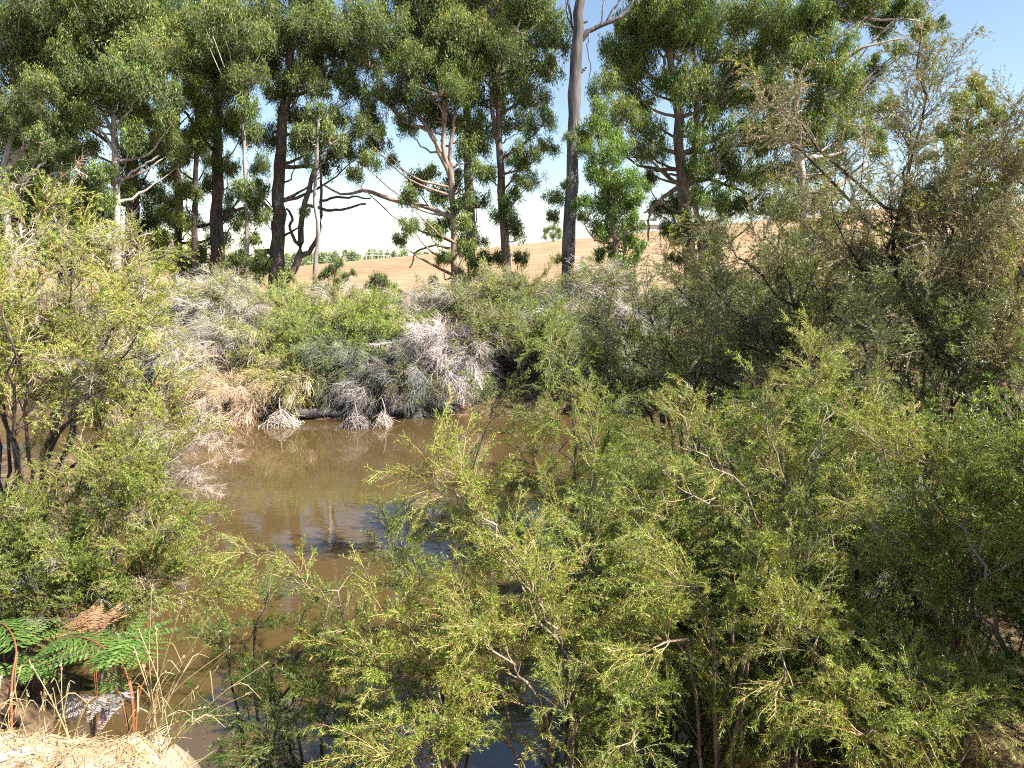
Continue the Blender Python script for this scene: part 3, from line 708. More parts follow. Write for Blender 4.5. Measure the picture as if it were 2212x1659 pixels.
FS = dict(r0=.028, nsec=7, seclen=.95, nspr=3, t0=.22)
GRN = [('farG', 3), ('far', 2)]
OLV = [('far', 3), ('farM', 1)]
GRY = [('farD', 3), ('farM', 2)]
MIX = [('farM', 3), ('far', 2), ('farD', 1)]
for row in (
    # label, cx, top, half width, Y, sprays, colour, extra
    ('grey-twigged feathery shrub next to the left foreground shrub', 385, 640, 62, 25.5, MIX, (1, 1, 1), {}),
    ('tall green-topped feathery shrub under the dark rough-barked gum', 478, 610, 58, 25, OLV + [('farD', 1.5)], (1.1, 1.08, 1), {}),
    ('low grey shrub below the thin grey gum pole', 565, 680, 60, 25, MIX, (1, 1, 1), {}),
    ('yellow-green feathery shrub in front of the thick dark gum', 640, 645, 66, 25.5, GRN, (1.08, 1.05, 1), {}),
    ('pale green shrub in front of the leaning gum stem', 735, 632, 62, 25.5, OLV + [('farD', .8)], (1.2, 1.15, 1.1), {}),
    ('green shrub below the low dark-leaved sapling', 820, 690, 52, 25, GRN, (1, 1, 1), {}),
    ('grey leafless shrub right of the low dark-leaved sapling', 900, 670, 52, 25.5, GRY, (.9, .85, .85), {}),
    ('pale olive shrub at the foot of the yellow-green domed gum', 990, 620, 62, 25.5, OLV, (1.05, 1.02, 1.05), {}),
    ('bright-tipped olive shrub at the foot of the forked gum', 1065, 618, 58, 25.5, OLV, (1.05, 1.05, .9), {}),
    ('dense olive green shrub left of the dead trunk base', 1140, 615, 66, 25, GRN, (.85, .85, .9), {}),
    ('pale grey-green feathery shrub right of the dead trunk base', 1290, 575, 44, 25.5, OLV + [('farD', 1)], (1.1, 1.08, 1.1), {}),
    ('shrub with grey twigs under the bushy young gum', 1230, 650, 60, 24.5, MIX, (1, 1, 1), {}),
    ('grey shrub below the gap of straw paddock', 1360, 690, 70, 24.5, MIX, (.95, .95, .95), {}),
    ('dark olive shrub beneath the multi-stemmed gum', 1470, 640, 70, 25, OLV, (.9, .92, .85), {}),
    ('olive shrub right of the multi-stemmed gum', 1600, 600, 90, 24.5, OLV, (1, 1, .9), {}),
    ('shaded shrub behind the silvery shrubs on the right', 1750, 560, 110, 24, OLV, (1, 1, .9), {}),
    ('rounded grey weeping shrub at the left end of the far shore', 410, 745, 66, 23, MIX, (1, 1, 1), dict(droop=.35)),
    ('weeping olive-grey shrub over the orange-tipped shrub', 492, 715, 80, 23, [('farM', 3), ('far', 2), ('farD', 1)], (1.08, 1.02, .95), dict(droop=.4)),
    ('small green shrub behind the shore stick mound', 600, 760, 56, 22.8, GRN, (1.05, 1.05, .85), dict(droop=.1)),
    ('leafy green shrub with pale forked stems mid far bank', 690, 700, 72, 23.6, GRN, (1, 1.02, .85), dict(bark='bleached')),
    ('bright green open shrub with thin white stem', 780, 680, 60, 23.8, GRN, (1.05, 1.08, .85), dict(bark='bleached')),
    ('fresh green shrub left of the grey dead shrub', 860, 720, 50, 23.6, GRN, (1.05, 1.08, .85), {}),
    ('large silver-grey dead shrub hanging over the far water', 965, 700, 84, 22.6, [('farD', 4), ('farM', .6)], (1.15, 1.08, 1.08), dict(droop=.55, nsec=10, nspr=4)),
    ('olive shrub with many dark stems right of the grey dead shrub', 1070, 690, 70, 23, OLV, (.85, .85, .8), dict(bark='darkwood')),
    ('wide green shrub overhanging the far water', 1160, 700, 90, 22.8, GRN + [('far', 2)], (.82, .86, .8), dict(nsec=10)),
    ('dark green shrub at the right end of the visible far shore', 1270, 740, 80, 22.6, OLV, (.85, .88, .8), {}),
    ('grey-green shrub behind the foreground plume tips', 1390, 760, 90, 22.5, MIX, (.9, .95, .9), {}),
    ('low orange-tipped shrub touching the far water at left', 500, 845, 88, 21.7, [('farM', 3), ('farD', 2)], (1.35, 1.05, .8), dict(droop=.2, seclen=.7)),
    ('low yellow-green shrub beside the stick mound', 625, 830, 40, 21.9, [('farM', 2), ('far', 2)], (1.15, 1.05, .8), dict(seclen=.7, droop=.2)),
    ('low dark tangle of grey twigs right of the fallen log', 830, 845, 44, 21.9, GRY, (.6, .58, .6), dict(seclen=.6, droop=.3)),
    ('dark shaded sedge-like shrub behind the fallen log', 745, 800, 60, 22.4, [('far', 2), ('farM', 1)], (.6, .7, .6), {}),  # low multiplier puts the shade of the bank into the leaf colour
    ('dark shaded shrub below the grey dead shrub', 890, 820, 50, 22.2, MIX, (.6, .62, .6), {}),  # shade under the overhang is painted in by the dark multiplier
    ('green weeping shrub at the far shore behind the left foreground shrub', 300, 700, 80, 23, OLV, (1, 1, .9), {}),
    ('pale shrub deep behind the left foreground shrub', 180, 640, 100, 24.5, OLV, (1, 1, .9), {}),
    ('olive shrub at the far left behind everything', 40, 620, 90, 24.5, OLV, (1, 1, .9), {}),
):
    label, cx, top, hw, Y, spr, col, ex = row
    kw = dict(FS); kw.update(ex)
    dome(label, cx, top, hw, Y, spr, color=tuple(1.22 * c for c in col), **kw)

# ---- left foreground shrubs
LS = [('left', 3), ('dead', 1.0)]
def pl(*a):
    return [P(*p) for p in a]
bL = gp(70, 1300, 8.6)
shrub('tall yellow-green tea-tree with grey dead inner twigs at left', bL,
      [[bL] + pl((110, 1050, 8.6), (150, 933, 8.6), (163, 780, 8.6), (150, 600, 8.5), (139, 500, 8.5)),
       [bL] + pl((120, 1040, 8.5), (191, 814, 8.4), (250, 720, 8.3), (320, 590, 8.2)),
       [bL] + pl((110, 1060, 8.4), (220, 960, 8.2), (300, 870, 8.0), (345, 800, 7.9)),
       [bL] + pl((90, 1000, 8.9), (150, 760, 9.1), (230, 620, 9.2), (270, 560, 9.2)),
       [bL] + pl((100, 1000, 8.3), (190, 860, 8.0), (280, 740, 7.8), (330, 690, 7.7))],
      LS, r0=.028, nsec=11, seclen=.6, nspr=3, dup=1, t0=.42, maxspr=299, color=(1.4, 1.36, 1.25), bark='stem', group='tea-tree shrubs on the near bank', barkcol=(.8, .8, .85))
bL2 = gp(10, 1330, 8.2)
shrub('black-stemmed tea-tree with bright top leaning in at the left edge', bL2,
      [[bL2] + pl((34, 1019, 8.2), (7, 865, 8.2), (20, 700, 8.2), (60, 540, 8.1), (110, 420, 8.1)),
       [bL2] + pl((10, 1040, 8.3), (-40, 820, 8.4), (-20, 640, 8.4), (10, 500, 8.3)),
       [bL2] + pl((60, 1080, 8.0), (60, 900, 7.8), (70, 740, 7.7), (40, 600, 7.7)),
       [bL2] + pl((-30, 1000, 8.4), (-90, 760, 8.6), (-60, 560, 8.6))],
      [('left', 3), ('dead', .9)], r0=.028, nsec=11, seclen=.6, nspr=3, dup=1, t0=.42, maxspr=299, color=(1.4, 1.36, 1.25), bark='stem', group='tea-tree shrubs on the near bank')
bL3 = gp(205, 1400, 7.3)
shrub('bushy green shrub with pale upright stems low at left', bL3,
      [[bL3] + pl((215, 1190, 7.3), (240, 1060, 7.2), (262, 980, 7.2)), [bL3] + pl((240, 1200, 7.1), (300, 1080, 7.0), (350, 1010, 6.9)),
       [bL3] + pl((190, 1200, 7.3), (170, 1120, 7.4), (150, 1060, 7.4)), [bL3] + pl((270, 1260, 6.9), (340, 1180, 6.8), (395, 1130, 6.7)), [bL3] + pl((250, 1320, 6.8), (320, 1270, 6.6), (370, 1230, 6.5))],
      [('left', 4), ('dead', .4)], r0=.018, nsec=9, seclen=.4, nspr=3, dup=1, t0=.3, scale=.85, color=(.98, 1.02, .8), bark='lightstem', group='tea-tree shrubs on the near bank')
bL4 = gp(60, 1450, 6.8)
shrub('dense green shrub behind the bracken at lower left', bL4,
      [[bL4] + pl((60, 1300, 6.8), (90, 1190, 6.8)), [bL4] + pl((110, 1330, 6.7), (150, 1230, 6.6)), [bL4] + pl((0, 1320, 6.8), (-20, 1210, 6.8)), [bL4] + pl((30, 1260, 7.0), (20, 1130, 7.1)), [bL4] + pl((170, 1400, 6.5), (230, 1330, 6.4))],
      [('left', 4), ('dead', .6)], r0=.02, nsec=9, seclen=.42, nspr=3, dup=1, t0=.25, scale=.85, color=(.9, .98, .8), group='tea-tree shrubs on the near bank')
bL5 = gp(200, 1200, 8.0)
shrub('bare bleached dead branch reaching over the water from the left shrub', bL5,
      [[bL5] + pl((260, 1060, 7.8), (340, 1005, 7.6), (400, 965, 7.5), (440, 945, 7.4)), [bL5] + pl((270, 1070, 7.7), (350, 1040, 7.5), (410, 1020, 7.4)), [bL5] + pl((240, 1040, 7.9), (300, 960, 7.8), (350, 935, 7.7))],
      [('dead', 1)], r0=.016, nsec=9, seclen=.35, nspr=3, t0=.5, scale=.55, color=(1.6, 1.5, 1.5), bark='bleached', name='dead_branch', cat='dead branch')

# ---- right foreground shrubs
NR = dict(r0=.015, scale=.86, seclen=.28, nspr=3, t0=.15, dup=1, jit=.22, bark='lightstem', group='tea-tree shrubs on the near bank', secr=.4)
NS = [('near', 3), ('nearS', 2)]
D0 = {**NR, 'dup': 0}
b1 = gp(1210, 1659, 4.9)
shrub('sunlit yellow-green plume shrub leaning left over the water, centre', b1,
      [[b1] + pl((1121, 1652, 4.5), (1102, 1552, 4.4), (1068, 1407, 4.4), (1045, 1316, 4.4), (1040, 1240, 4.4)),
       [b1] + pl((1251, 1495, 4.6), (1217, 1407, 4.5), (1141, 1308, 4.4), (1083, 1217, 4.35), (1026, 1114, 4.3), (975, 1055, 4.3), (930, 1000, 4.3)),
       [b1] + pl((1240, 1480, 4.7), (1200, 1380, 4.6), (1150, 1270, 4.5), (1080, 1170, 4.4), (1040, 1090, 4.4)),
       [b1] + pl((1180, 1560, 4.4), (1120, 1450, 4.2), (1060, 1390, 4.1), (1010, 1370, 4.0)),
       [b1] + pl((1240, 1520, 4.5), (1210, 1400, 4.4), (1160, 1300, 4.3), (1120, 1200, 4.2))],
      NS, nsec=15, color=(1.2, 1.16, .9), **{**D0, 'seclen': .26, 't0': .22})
b2 = gp(960, 1659, 4.6)
shrub('long arching stem with sparse bright leaves over the brown water', b2,
      [[b2] + pl((946, 1541, 4.4), (850, 1440, 4.3), (771, 1354, 4.2), (733, 1296, 4.2), (663, 1244, 4.15), (590, 1195, 4.1), (515, 1180, 4.1))],
      [('nearS', 1)], r0=.011, nsec=18, seclen=.12, nspr=2, scale=.6, t0=.3, color=(1.2, 1.18, .95), bark='lightstem', group='tea-tree shrubs on the near bank', secr=.4)
b3 = gp(990, 1659, 4.5)
shrub('low green shrub with fanned branches at the bottom centre', b3,
      [[b3] + pl((950, 1522, 4.3), (916, 1446, 4.2), (885, 1369, 4.2), (810, 1320, 4.1)), [b3] + pl((946, 1560, 4.2), (870, 1490, 4.1), (800, 1440, 4.0)), [b3] + pl((950, 1640, 4.0), (900, 1590, 3.9), (850, 1565, 3.8)),
       [b3] + pl((980, 1600, 4.2), (960, 1520, 4.1), (975, 1460, 4.1)), [b3] + pl((960, 1659, 3.9), (900, 1640, 3.8), (840, 1630, 3.7))],
      NS, nsec=9, color=(1.08, 1.08, .8), **{**D0, 'seclen': .2, 'nspr': 3, 't0': .3})
b4 = gp(1010, 1500, 6.3)
shrub('slim dark shrub with upright tip standing in the water behind the plume shrub', b4,
      [[b4] + pl((990, 1280, 6.3), (1010, 1100, 6.3), (1040, 960, 6.3), (1088, 850, 6.3)), [b4] + pl((960, 1350, 6.3), (890, 1220, 6.2), (835, 1130, 6.2)), [b4] + pl((930, 1400, 6.2), (900, 1300, 6.1), (850, 1230, 6.0))],
      NS, nsec=9, color=(.6, .7, .55), **{**D0, 'seclen': .24, 'nspr': 2, 'bark': 'darkwood'})  # leaf colour darkened to stand in for shade
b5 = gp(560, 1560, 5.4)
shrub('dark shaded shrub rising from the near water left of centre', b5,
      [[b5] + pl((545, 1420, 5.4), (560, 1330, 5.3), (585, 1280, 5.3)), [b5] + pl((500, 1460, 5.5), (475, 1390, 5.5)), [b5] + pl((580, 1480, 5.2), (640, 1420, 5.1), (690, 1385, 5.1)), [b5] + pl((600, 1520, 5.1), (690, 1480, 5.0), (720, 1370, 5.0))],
      NS, nsec=8, color=(.5, .62, .45), **{**D0, 'seclen': .24, 'nspr': 2, 'bark': 'darkwood'})  # same leaves as the lit shrubs, shade put into their colour
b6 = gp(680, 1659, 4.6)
shrub('undergrowth shrub with shade put into its leaf colour at the bottom edge', b6,
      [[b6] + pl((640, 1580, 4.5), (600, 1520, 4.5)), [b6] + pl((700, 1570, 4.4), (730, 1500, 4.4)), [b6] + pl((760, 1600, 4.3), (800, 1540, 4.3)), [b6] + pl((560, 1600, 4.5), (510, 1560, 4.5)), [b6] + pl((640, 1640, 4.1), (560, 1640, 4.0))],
      NS, nsec=8, color=(.45, .58, .4), **{**D0, 'seclen': .24, 'nspr': 2, 'bark': 'darkwood'})  # dark multiplier paints the bottom shade into the leaves
b7 = gp(1370, 1600, 5.4)
shrub('green plume shrub with pale forked stems right of the centre plume', b7,
      [[b7] + pl((1347, 1430, 5.2), (1305, 1293, 5.1), (1266, 1217, 5.0), (1190, 1080, 5.0)), [b7] + pl((1350, 1400, 5.2), (1366, 1255, 5.1), (1390, 1150, 5.1), (1360, 1020, 5.1)), [b7] + pl((1340, 1420, 5.3), (1280, 1180, 5.3), (1290, 1000, 5.3), (1265, 880, 5.3)),
       [b7] + pl((1400, 1400, 5.2), (1440, 1200, 5.1), (1430, 1060, 5.1)), [b7] + pl((1380, 1480, 4.9), (1420, 1380, 4.7), (1470, 1330, 4.6))],
      NS, nsec=13, color=(1.08, 1.1, .85), **{**NR, 'jit': .15, 'seclen': .26})
b8 = gp(1700, 1600, 5.6)
shrub('tall bright plume shrub with pointed tip above the dark bank at right', b8,
      [[b8] + pl((1740, 1250, 5.5), (1748, 1012, 5.4), (1775, 880, 5.4), (1745, 770, 5.4)), [b8] + pl((1680, 1250, 5.4), (1600, 1050, 5.3), (1505, 978, 5.2), (1450, 885, 5.2)), [b8] + pl((1700, 1200, 5.5), (1660, 1000, 5.5), (1570, 940, 5.5), (1500, 910, 5.5)),
       [b8] + pl((1720, 1200, 5.4), (1690, 1020, 5.4), (1660, 900, 5.4), (1650, 850, 5.4)), [b8] + pl((1780, 1250, 5.6), (1830, 1000, 5.6), (1870, 890, 5.6))],
      NS, nsec=14, color=(1.15, 1.13, 1.0), **{**NR, 'jit': .15, 'seclen': .26})
b9 = gp(2050, 1650, 5.2)
shrub('broad yellow-green shrub with orange shoots near the right edge', b9,
      [[b9] + pl((2051, 1234, 5.0), (1943, 1025, 5.0), (1850, 910, 5.0)), [b9] + pl((2080, 1250, 5.0), (2010, 1050, 5.0), (1970, 940, 5.0)), [b9] + pl((2100, 1250, 5.0), (2110, 1080, 5.0), (2100, 1020, 5.0)), [b9] + pl((2130, 1300, 5.0), (2190, 1120, 5.0), (2200, 1010, 5.0)),
       [b9] + pl((2020, 1300, 4.9), (1930, 1180, 4.8), (1880, 1120, 4.7)), [b9] + pl((2100, 1400, 4.8), (2150, 1270, 4.6), (2190, 1200, 4.5))],
      NS, nsec=13, color=(1.18, 1.14, .9), **{**NR, 'jit': .15, 'seclen': .26})
b10 = gp(1560, 1659, 4.8)
shrub('drooping green shrub with hanging shoot tips at the lower right', b10,
      [[b10] + pl((1540, 1400, 4.6), (1520, 1300, 4.5), (1450, 1240, 4.4)), [b10] + pl((1600, 1400, 4.5), (1660, 1320, 4.3), (1700, 1400, 4.0), (1680, 1520, 3.9)), [b10] + pl((1580, 1350, 4.6), (1640, 1250, 4.5), (1720, 1230, 4.4)), [b10] + pl((1500, 1450, 4.5), (1430, 1380, 4.3), (1390, 1430, 4.2)), [b10] + pl((1620, 1420, 4.4), (1740, 1360, 4.1), (1780, 1460, 3.9))],
      NS, nsec=12, color=(1.15, 1.13, .85), **{**D0, 'seclen': .22})
b11 = gp(1900, 1659, 4.4)
shrub('low green shrub with red-tipped shoots at the bottom right', b11,
      [[b11] + pl((1900, 1560, 4.1), (1850, 1500, 4.0), (1790, 1520, 3.8)), [b11] + pl((1960, 1540, 4.1), (1990, 1450, 4.0)), [b11] + pl((2030, 1580, 4.0), (2100, 1520, 3.9)), [b11] + pl((1900, 1620, 3.8), (1840, 1600, 3.6)), [b11] + pl((1960, 1620, 3.8), (2010, 1570, 3.7)), [b11] + pl((2050, 1600, 4.3), (2150, 1440, 4.4)), [b11] + pl((2080, 1620, 4.1), (2200, 1520, 4.1))],
      NS, nsec=9, color=(1.12, 1.13, .85), **{**D0, 'seclen': .22})
b12 = gp(1240, 1659, 4.3)
shrub('low shaded shrub between the centre plume and the drooping shrub', b12,
      [[b12] + pl((1240, 1600, 4.1), (1220, 1530, 4.0)), [b12] + pl((1310, 1600, 4.1), (1350, 1530, 4.0)), [b12] + pl((1330, 1640, 3.9), (1400, 1620, 3.8))],
      NS, nsec=8, color=(.85, .95, .7), **{**D0, 'seclen': .22})
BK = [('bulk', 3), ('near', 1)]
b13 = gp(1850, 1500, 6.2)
shrub('dense shrub with shade coloured into its leaves filling the middle right bank', b13,
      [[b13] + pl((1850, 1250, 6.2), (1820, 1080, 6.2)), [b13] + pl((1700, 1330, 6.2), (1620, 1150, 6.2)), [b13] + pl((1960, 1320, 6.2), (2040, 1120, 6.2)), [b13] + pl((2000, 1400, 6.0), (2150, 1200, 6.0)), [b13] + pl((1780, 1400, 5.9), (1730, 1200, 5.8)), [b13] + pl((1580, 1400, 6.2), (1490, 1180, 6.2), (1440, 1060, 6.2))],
      BK, nsec=13, color=(.62, .76, .55), **{**NR, 'seclen': .5, 'dup': 2, 'bark': 'darkwood', 't0': .1})  # dark backing: deep interior shade is put into the leaf colour
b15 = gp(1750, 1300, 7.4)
shrub('shrub with shade coloured into its leaves behind the pointed plume shrub', b15,
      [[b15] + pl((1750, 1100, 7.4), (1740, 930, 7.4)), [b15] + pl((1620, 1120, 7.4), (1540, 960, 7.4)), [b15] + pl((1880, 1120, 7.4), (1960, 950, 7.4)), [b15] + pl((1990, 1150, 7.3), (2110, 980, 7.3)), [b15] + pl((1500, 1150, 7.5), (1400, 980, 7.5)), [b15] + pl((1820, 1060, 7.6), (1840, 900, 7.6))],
      BK, nsec=13, color=(.55, .68, .48), **{**NR, 'seclen': .6, 'dup': 2, 'jit': .3, 'bark': 'darkwood', 't0': .1, 'scale': 1.15})  # leaves tinted dark as painted shade behind the lit plumes
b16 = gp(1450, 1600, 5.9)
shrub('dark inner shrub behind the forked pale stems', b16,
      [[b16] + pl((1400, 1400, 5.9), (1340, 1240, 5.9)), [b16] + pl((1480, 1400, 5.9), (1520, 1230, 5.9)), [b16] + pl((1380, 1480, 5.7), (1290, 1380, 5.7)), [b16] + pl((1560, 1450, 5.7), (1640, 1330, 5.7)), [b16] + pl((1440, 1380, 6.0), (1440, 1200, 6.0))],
      BK, nsec=12, color=(.58, .72, .5), **{**NR, 'seclen': .45, 'dup': 1, 'bark': 'darkwood', 't0': .1})  # inner shade painted into these leaves by the dark tint
b14 = gp(1230, 1450, 6.6)
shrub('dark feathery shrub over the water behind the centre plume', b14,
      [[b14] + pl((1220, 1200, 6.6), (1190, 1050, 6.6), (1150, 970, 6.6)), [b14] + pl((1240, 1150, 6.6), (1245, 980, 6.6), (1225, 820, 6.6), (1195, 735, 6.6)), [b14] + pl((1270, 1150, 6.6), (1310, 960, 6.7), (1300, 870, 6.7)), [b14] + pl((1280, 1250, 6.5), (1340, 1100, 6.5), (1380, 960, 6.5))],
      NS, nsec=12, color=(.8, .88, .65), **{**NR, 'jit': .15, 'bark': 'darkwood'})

for lb, px, Y, tops in (('tall green thicket shrub added for shade, tips entering at the lower right edge', 2330, 4.3, ((2270, 1080), (2340, 960), (2420, 900), (2300, 1200), (2500, 900))),
                        ('tall dense tea-tree added for shade past the right edge below the silvery shrubs', 2330, 5.6, ((2270, 1000), (2340, 860), (2430, 790), (2300, 1080), (2530, 780))),
                        ('dark tea-tree added for shade beyond the right edge of the picture', 2700, 4.0, ((2600, 760), (2700, 640), (2820, 660), (2560, 950), (2760, 800)))):
    bb = gp(px, 1500, Y)  # thicket continued out of frame, added to shade the lower right shrubs
    shrub(lb, bb, [[bb, (bb + P(a, c, Y)) / 2 + rng.normal(size=3) * .08, P(a, c, Y + U(-.5, .5))] for a, c in tops], [('bulk', 2), ('near', 1)], color=(.8, .9, .65), nsec=13, **{**NR, 'seclen': .5, 'dup': 2, 'jit': .35, 'nspr': 3, 'r0': .025})
# ---- silvery tea-trees further back on the right bank
SS = [('silv', 3), ('near', .5), ('bulk', .5)]
b20 = gp(2150, 1050, 9.2)
shrub('tall silver-leaved tea-tree with forked black stem against the sky', b20,
      [[b20] + pl((2138, 971, 9.2), (2111, 877, 9.2), (2064, 776, 9.2), (1977, 591, 9.1), (1940, 504, 9.1), (1915, 453, 9.0), (1787, 336, 8.9), (1714, 248, 8.8), (1660, 200, 8.8)),
       [b20] + pl((2130, 960, 9.2), (2080, 800, 9.2), (1990, 600, 9.2), (1944, 500, 9.2), (1962, 365, 9.2), (1988, 219, 9.2), (1990, 75, 9.2)),
       [b20] + pl((2118, 800, 9.3), (2060, 600, 9.3), (2040, 460, 9.3), (2050, 380, 9.3)), [b20] + pl((2140, 900, 9.0), (2000, 720, 8.9), (1860, 560, 8.8), (1800, 470, 8.8))],
      SS, r0=.045, nsec=18, seclen=.6, nspr=3, dup=1, t0=.4, bark='darkwood', color=(1, .98, .95), scale=.95, group='silvery tea-trees on the right bank', maxspr=299)
b21 = gp(2230, 1050, 8.6)
shrub('dense silver-leaved tea-tree at the right edge of the picture', b21,
      [[b21] + pl((2152, 853, 8.6), (2118, 708, 8.6), (2152, 553, 8.6), (2170, 400, 8.6), (2180, 280, 8.6)), [b21] + pl((2200, 800, 8.5), (2210, 560, 8.4), (2220, 380, 8.4), (2230, 250, 8.4)), [b21] + pl((2180, 850, 8.5), (2080, 640, 8.5), (2040, 480, 8.5)), [b21] + pl((2200, 900, 8.3), (2160, 750, 8.1), (2180, 640, 8.0)), [b21] + pl((2190, 850, 8.7), (2120, 560, 8.9), (2100, 420, 8.9))],
      SS, r0=.04, nsec=13, seclen=.6, nspr=3, dup=1, t0=.35, bark='darkwood', color=(1.02, .98, .95), group='silvery tea-trees on the right bank', maxspr=299)
b22 = gp(1860, 1000, 10.5)
shrub('wide shaded tea-tree with pale sunlit tips, right of centre', b22,
      [[b22] + pl((1820, 850, 10.5), (1740, 700, 10.5), (1640, 590, 10.5), (1560, 520, 10.4)), [b22] + pl((1840, 820, 10.6), (1800, 650, 10.6), (1780, 500, 10.6), (1760, 430, 10.6)), [b22] + pl((1780, 880, 10.4), (1660, 780, 10.3), (1540, 690, 10.2), (1460, 620, 10.2)), [b22] + pl((1860, 820, 10.4), (1880, 680, 10.4), (1900, 560, 10.4)), [b22] + pl((1760, 900, 10.2), (1600, 840, 10), (1500, 800, 9.9)), [b22] + pl((1800, 860, 10.6), (1700, 620, 10.8), (1650, 480, 10.8))],
      SS, r0=.04, nsec=12, seclen=.7, nspr=3, dup=1, t0=.3, bark='darkwood', color=(.95, .97, .85), group='silvery tea-trees on the right bank', maxspr=299, scale=1.05)
b23 = gp(2010, 1050, 8.0)
shrub('thicket of thin black stems with dark leaves under the forked tea-tree', b23,
      [[b23] + pl((1980, 900, 8), (1930, 790, 8), (1880, 700, 8)), [b23] + pl((2020, 880, 8), (2030, 760, 8), (2000, 650, 8)), [b23] + pl((2050, 900, 8), (2090, 780, 8), (2120, 690, 8)), [b23] + pl((2000, 860, 8.1), (1960, 700, 8.2), (1940, 620, 8.2)), [b23] + pl((1960, 950, 7.9), (1860, 880, 7.8), (1800, 800, 7.8)), [b23] + pl((2040, 850, 8.2), (2060, 700, 8.2)), [b23] + pl((1950, 980, 7.8), (1830, 930, 7.7))],
      SS, r0=.02, nsec=8, seclen=.45, nspr=3, dup=1, t0=.45, bark='darkwood', color=(.85, .9, .75), group='silvery tea-trees on the right bank', scale=.85)
b24 = gp(1480, 1000, 11.5)
shrub('olive tea-tree with dark stems overhanging the water right of centre', b24,
      [[b24] + pl((1470, 850, 11.5), (1430, 740, 11.5), (1380, 660, 11.5)), [b24] + pl((1500, 850, 11.5), (1520, 720, 11.5), (1540, 640, 11.5)), [b24] + pl((1420, 900, 11.3), (1340, 830, 11.2), (1280, 790, 11.1)), [b24] + pl((1530, 880, 11.3), (1600, 760, 11.2), (1640, 700, 11.2)), [b24] + pl((1440, 880, 11.5), (1360, 760, 11.4), (1300, 700, 11.4))],
      SS, r0=.03, nsec=11, seclen=.65, nspr=3, dup=1, t0=.25, bark='darkwood', color=(.85, .9, .75), group='silvery tea-trees on the right bank', scale=1.0)

b25 = gp(1700, 900, 12.8)
shrub('deep green tea-tree thicket below the multi-stemmed gum', b25,
      [[b25] + pl((1620, 800, 12.8), (1540, 660, 12.8)), [b25] + pl((1700, 780, 12.8), (1690, 620, 12.8)), [b25] + pl((1790, 780, 12.8), (1840, 620, 12.8)), [b25] + pl((1560, 850, 12.6), (1430, 760, 12.5)), [b25] + pl((1860, 800, 12.8), (1960, 680, 12.8)), [b25] + pl((1740, 750, 13), (1760, 560, 13.2))],
      [('bulk', 2), ('silv', 1)], r0=.035, nsec=13, seclen=.9, nspr=4, dup=1, jit=.4, t0=.15, bark='darkwood', color=(.72, .82, .58), group='silvery tea-trees on the right bank', scale=1.6, maxspr=299)
# ------------------------------------------------------------------ far shore wood: log, stick mounds, fallen branches
def log():
    pts = np.array([P(640, 893, 21.0), P(700, 892, 21.1), P(770, 894, 21.2), P(850, 890, 21.3)])
    pts[:, 2] = np.maximum(pts[:, 2], .1)
    base = pts[1].copy(); base[2] = 0
    root = thing('fallen_log', 'long grey fallen log lying along the far waterline', 'log', base)
    cu = crs(pts, 14) + rng.normal(size=(14, 3)) * .015
    v, q = tubes(cu - base, np.linspace(.13, .08, 14) * (1 + .1 * rng.normal(size=14)), 9)
    link('log', mk_mesh('log', [(v, q, 0, 0)], [M['deadwood']], True), root)
    st = crs(pl((800, 893, 21.1), (805, 875, 21.0), (806, 862, 21.0)), 6)
    v, q = tubes(st - base, np.linspace(.05, .03, 6), 6)
    link('branch_stub', mk_mesh('branch_stub', [(v, q, 0, 0)], [M['bleached']], True), root)
log()

def stick_pile(label, cx, py, hw, hgt, Y, n, big, colr=(1, 1, 1)):
    b = P(cx, py, Y)
    base = np.array([b[0], b[1], -.03])
    k = Y / FPX
    w, h = hw * k, hgt * k
    root = thing('stick_mound', label, 'sticks', base, 'mounds of dead sticks in the far water')
    for i in range(big):
        s = (-1) ** i
        a = np.array([s * w * U(.5, 1.05), U(-.3, .3), .02])
        e = np.array([-s * w * U(-.1, .35), U(-.2, .2), h * U(.7, 1.12)])
        if i == 2:
            a, e = np.array([w * .15, 0, h * .5]), np.array([w * .0, 0, h * 1.9])
        cu = crs([a, (a + e) / 2 + rng.normal(size=3) * .04, e], 7)
        v, q = tubes(cu, np.linspace(.032, .014, 7), 6)
        link('stick', mk_mesh('stick', [(v, q, 0, 0)], [M['bleached']], True), root, (0, 0, 0), colr)
    x = rng.normal(0, .42, n).clip(-1, 1) * w
    y = U(-.4, .4, n)
    z = U(0, 1, n) * h * np.maximum(.1, 1 - np.abs(x / w))
    d = rand_dirs(n); d[:, 2] = -np.abs(d[:, 2]) - .5
    tw = curve_tubes(np.stack([x, y, z + .06], 1), unit(d), U(.1, .34, n), rng.normal(size=(n, 3)) * .3, 4)
    tw[..., 2] = np.maximum(tw[..., 2], -.02)
    v, q = tubes(tw, np.tile(np.linspace(.010, .005, 4), (n, 1)), 3)
    o = link('twigs', mk_mesh('twigs', [(v, q, 0, np.repeat(np.clip(rng.normal(.6, .3, n), 0, 1), 9))], [M['deadtwig']]), root, (0, 0, 0), tuple(1.25 * c for c in colr))
    o['kind'] = 'stuff'
stick_pile('white bleached mound of sticks standing in the far water', 607, 914, 42, 34, 20.3, 520, 7, (1.15, 1.12, 1.1))
stick_pile('dark grey tangle of drowned twigs right of the fallen log', 768, 918, 36, 30, 20.1, 420, 4, (.6, .58, .66))
stick_pile('small pale crown of curved twigs at the right of the log', 826, 915, 18, 34, 20.2, 230, 5, (.95, .9, .9))

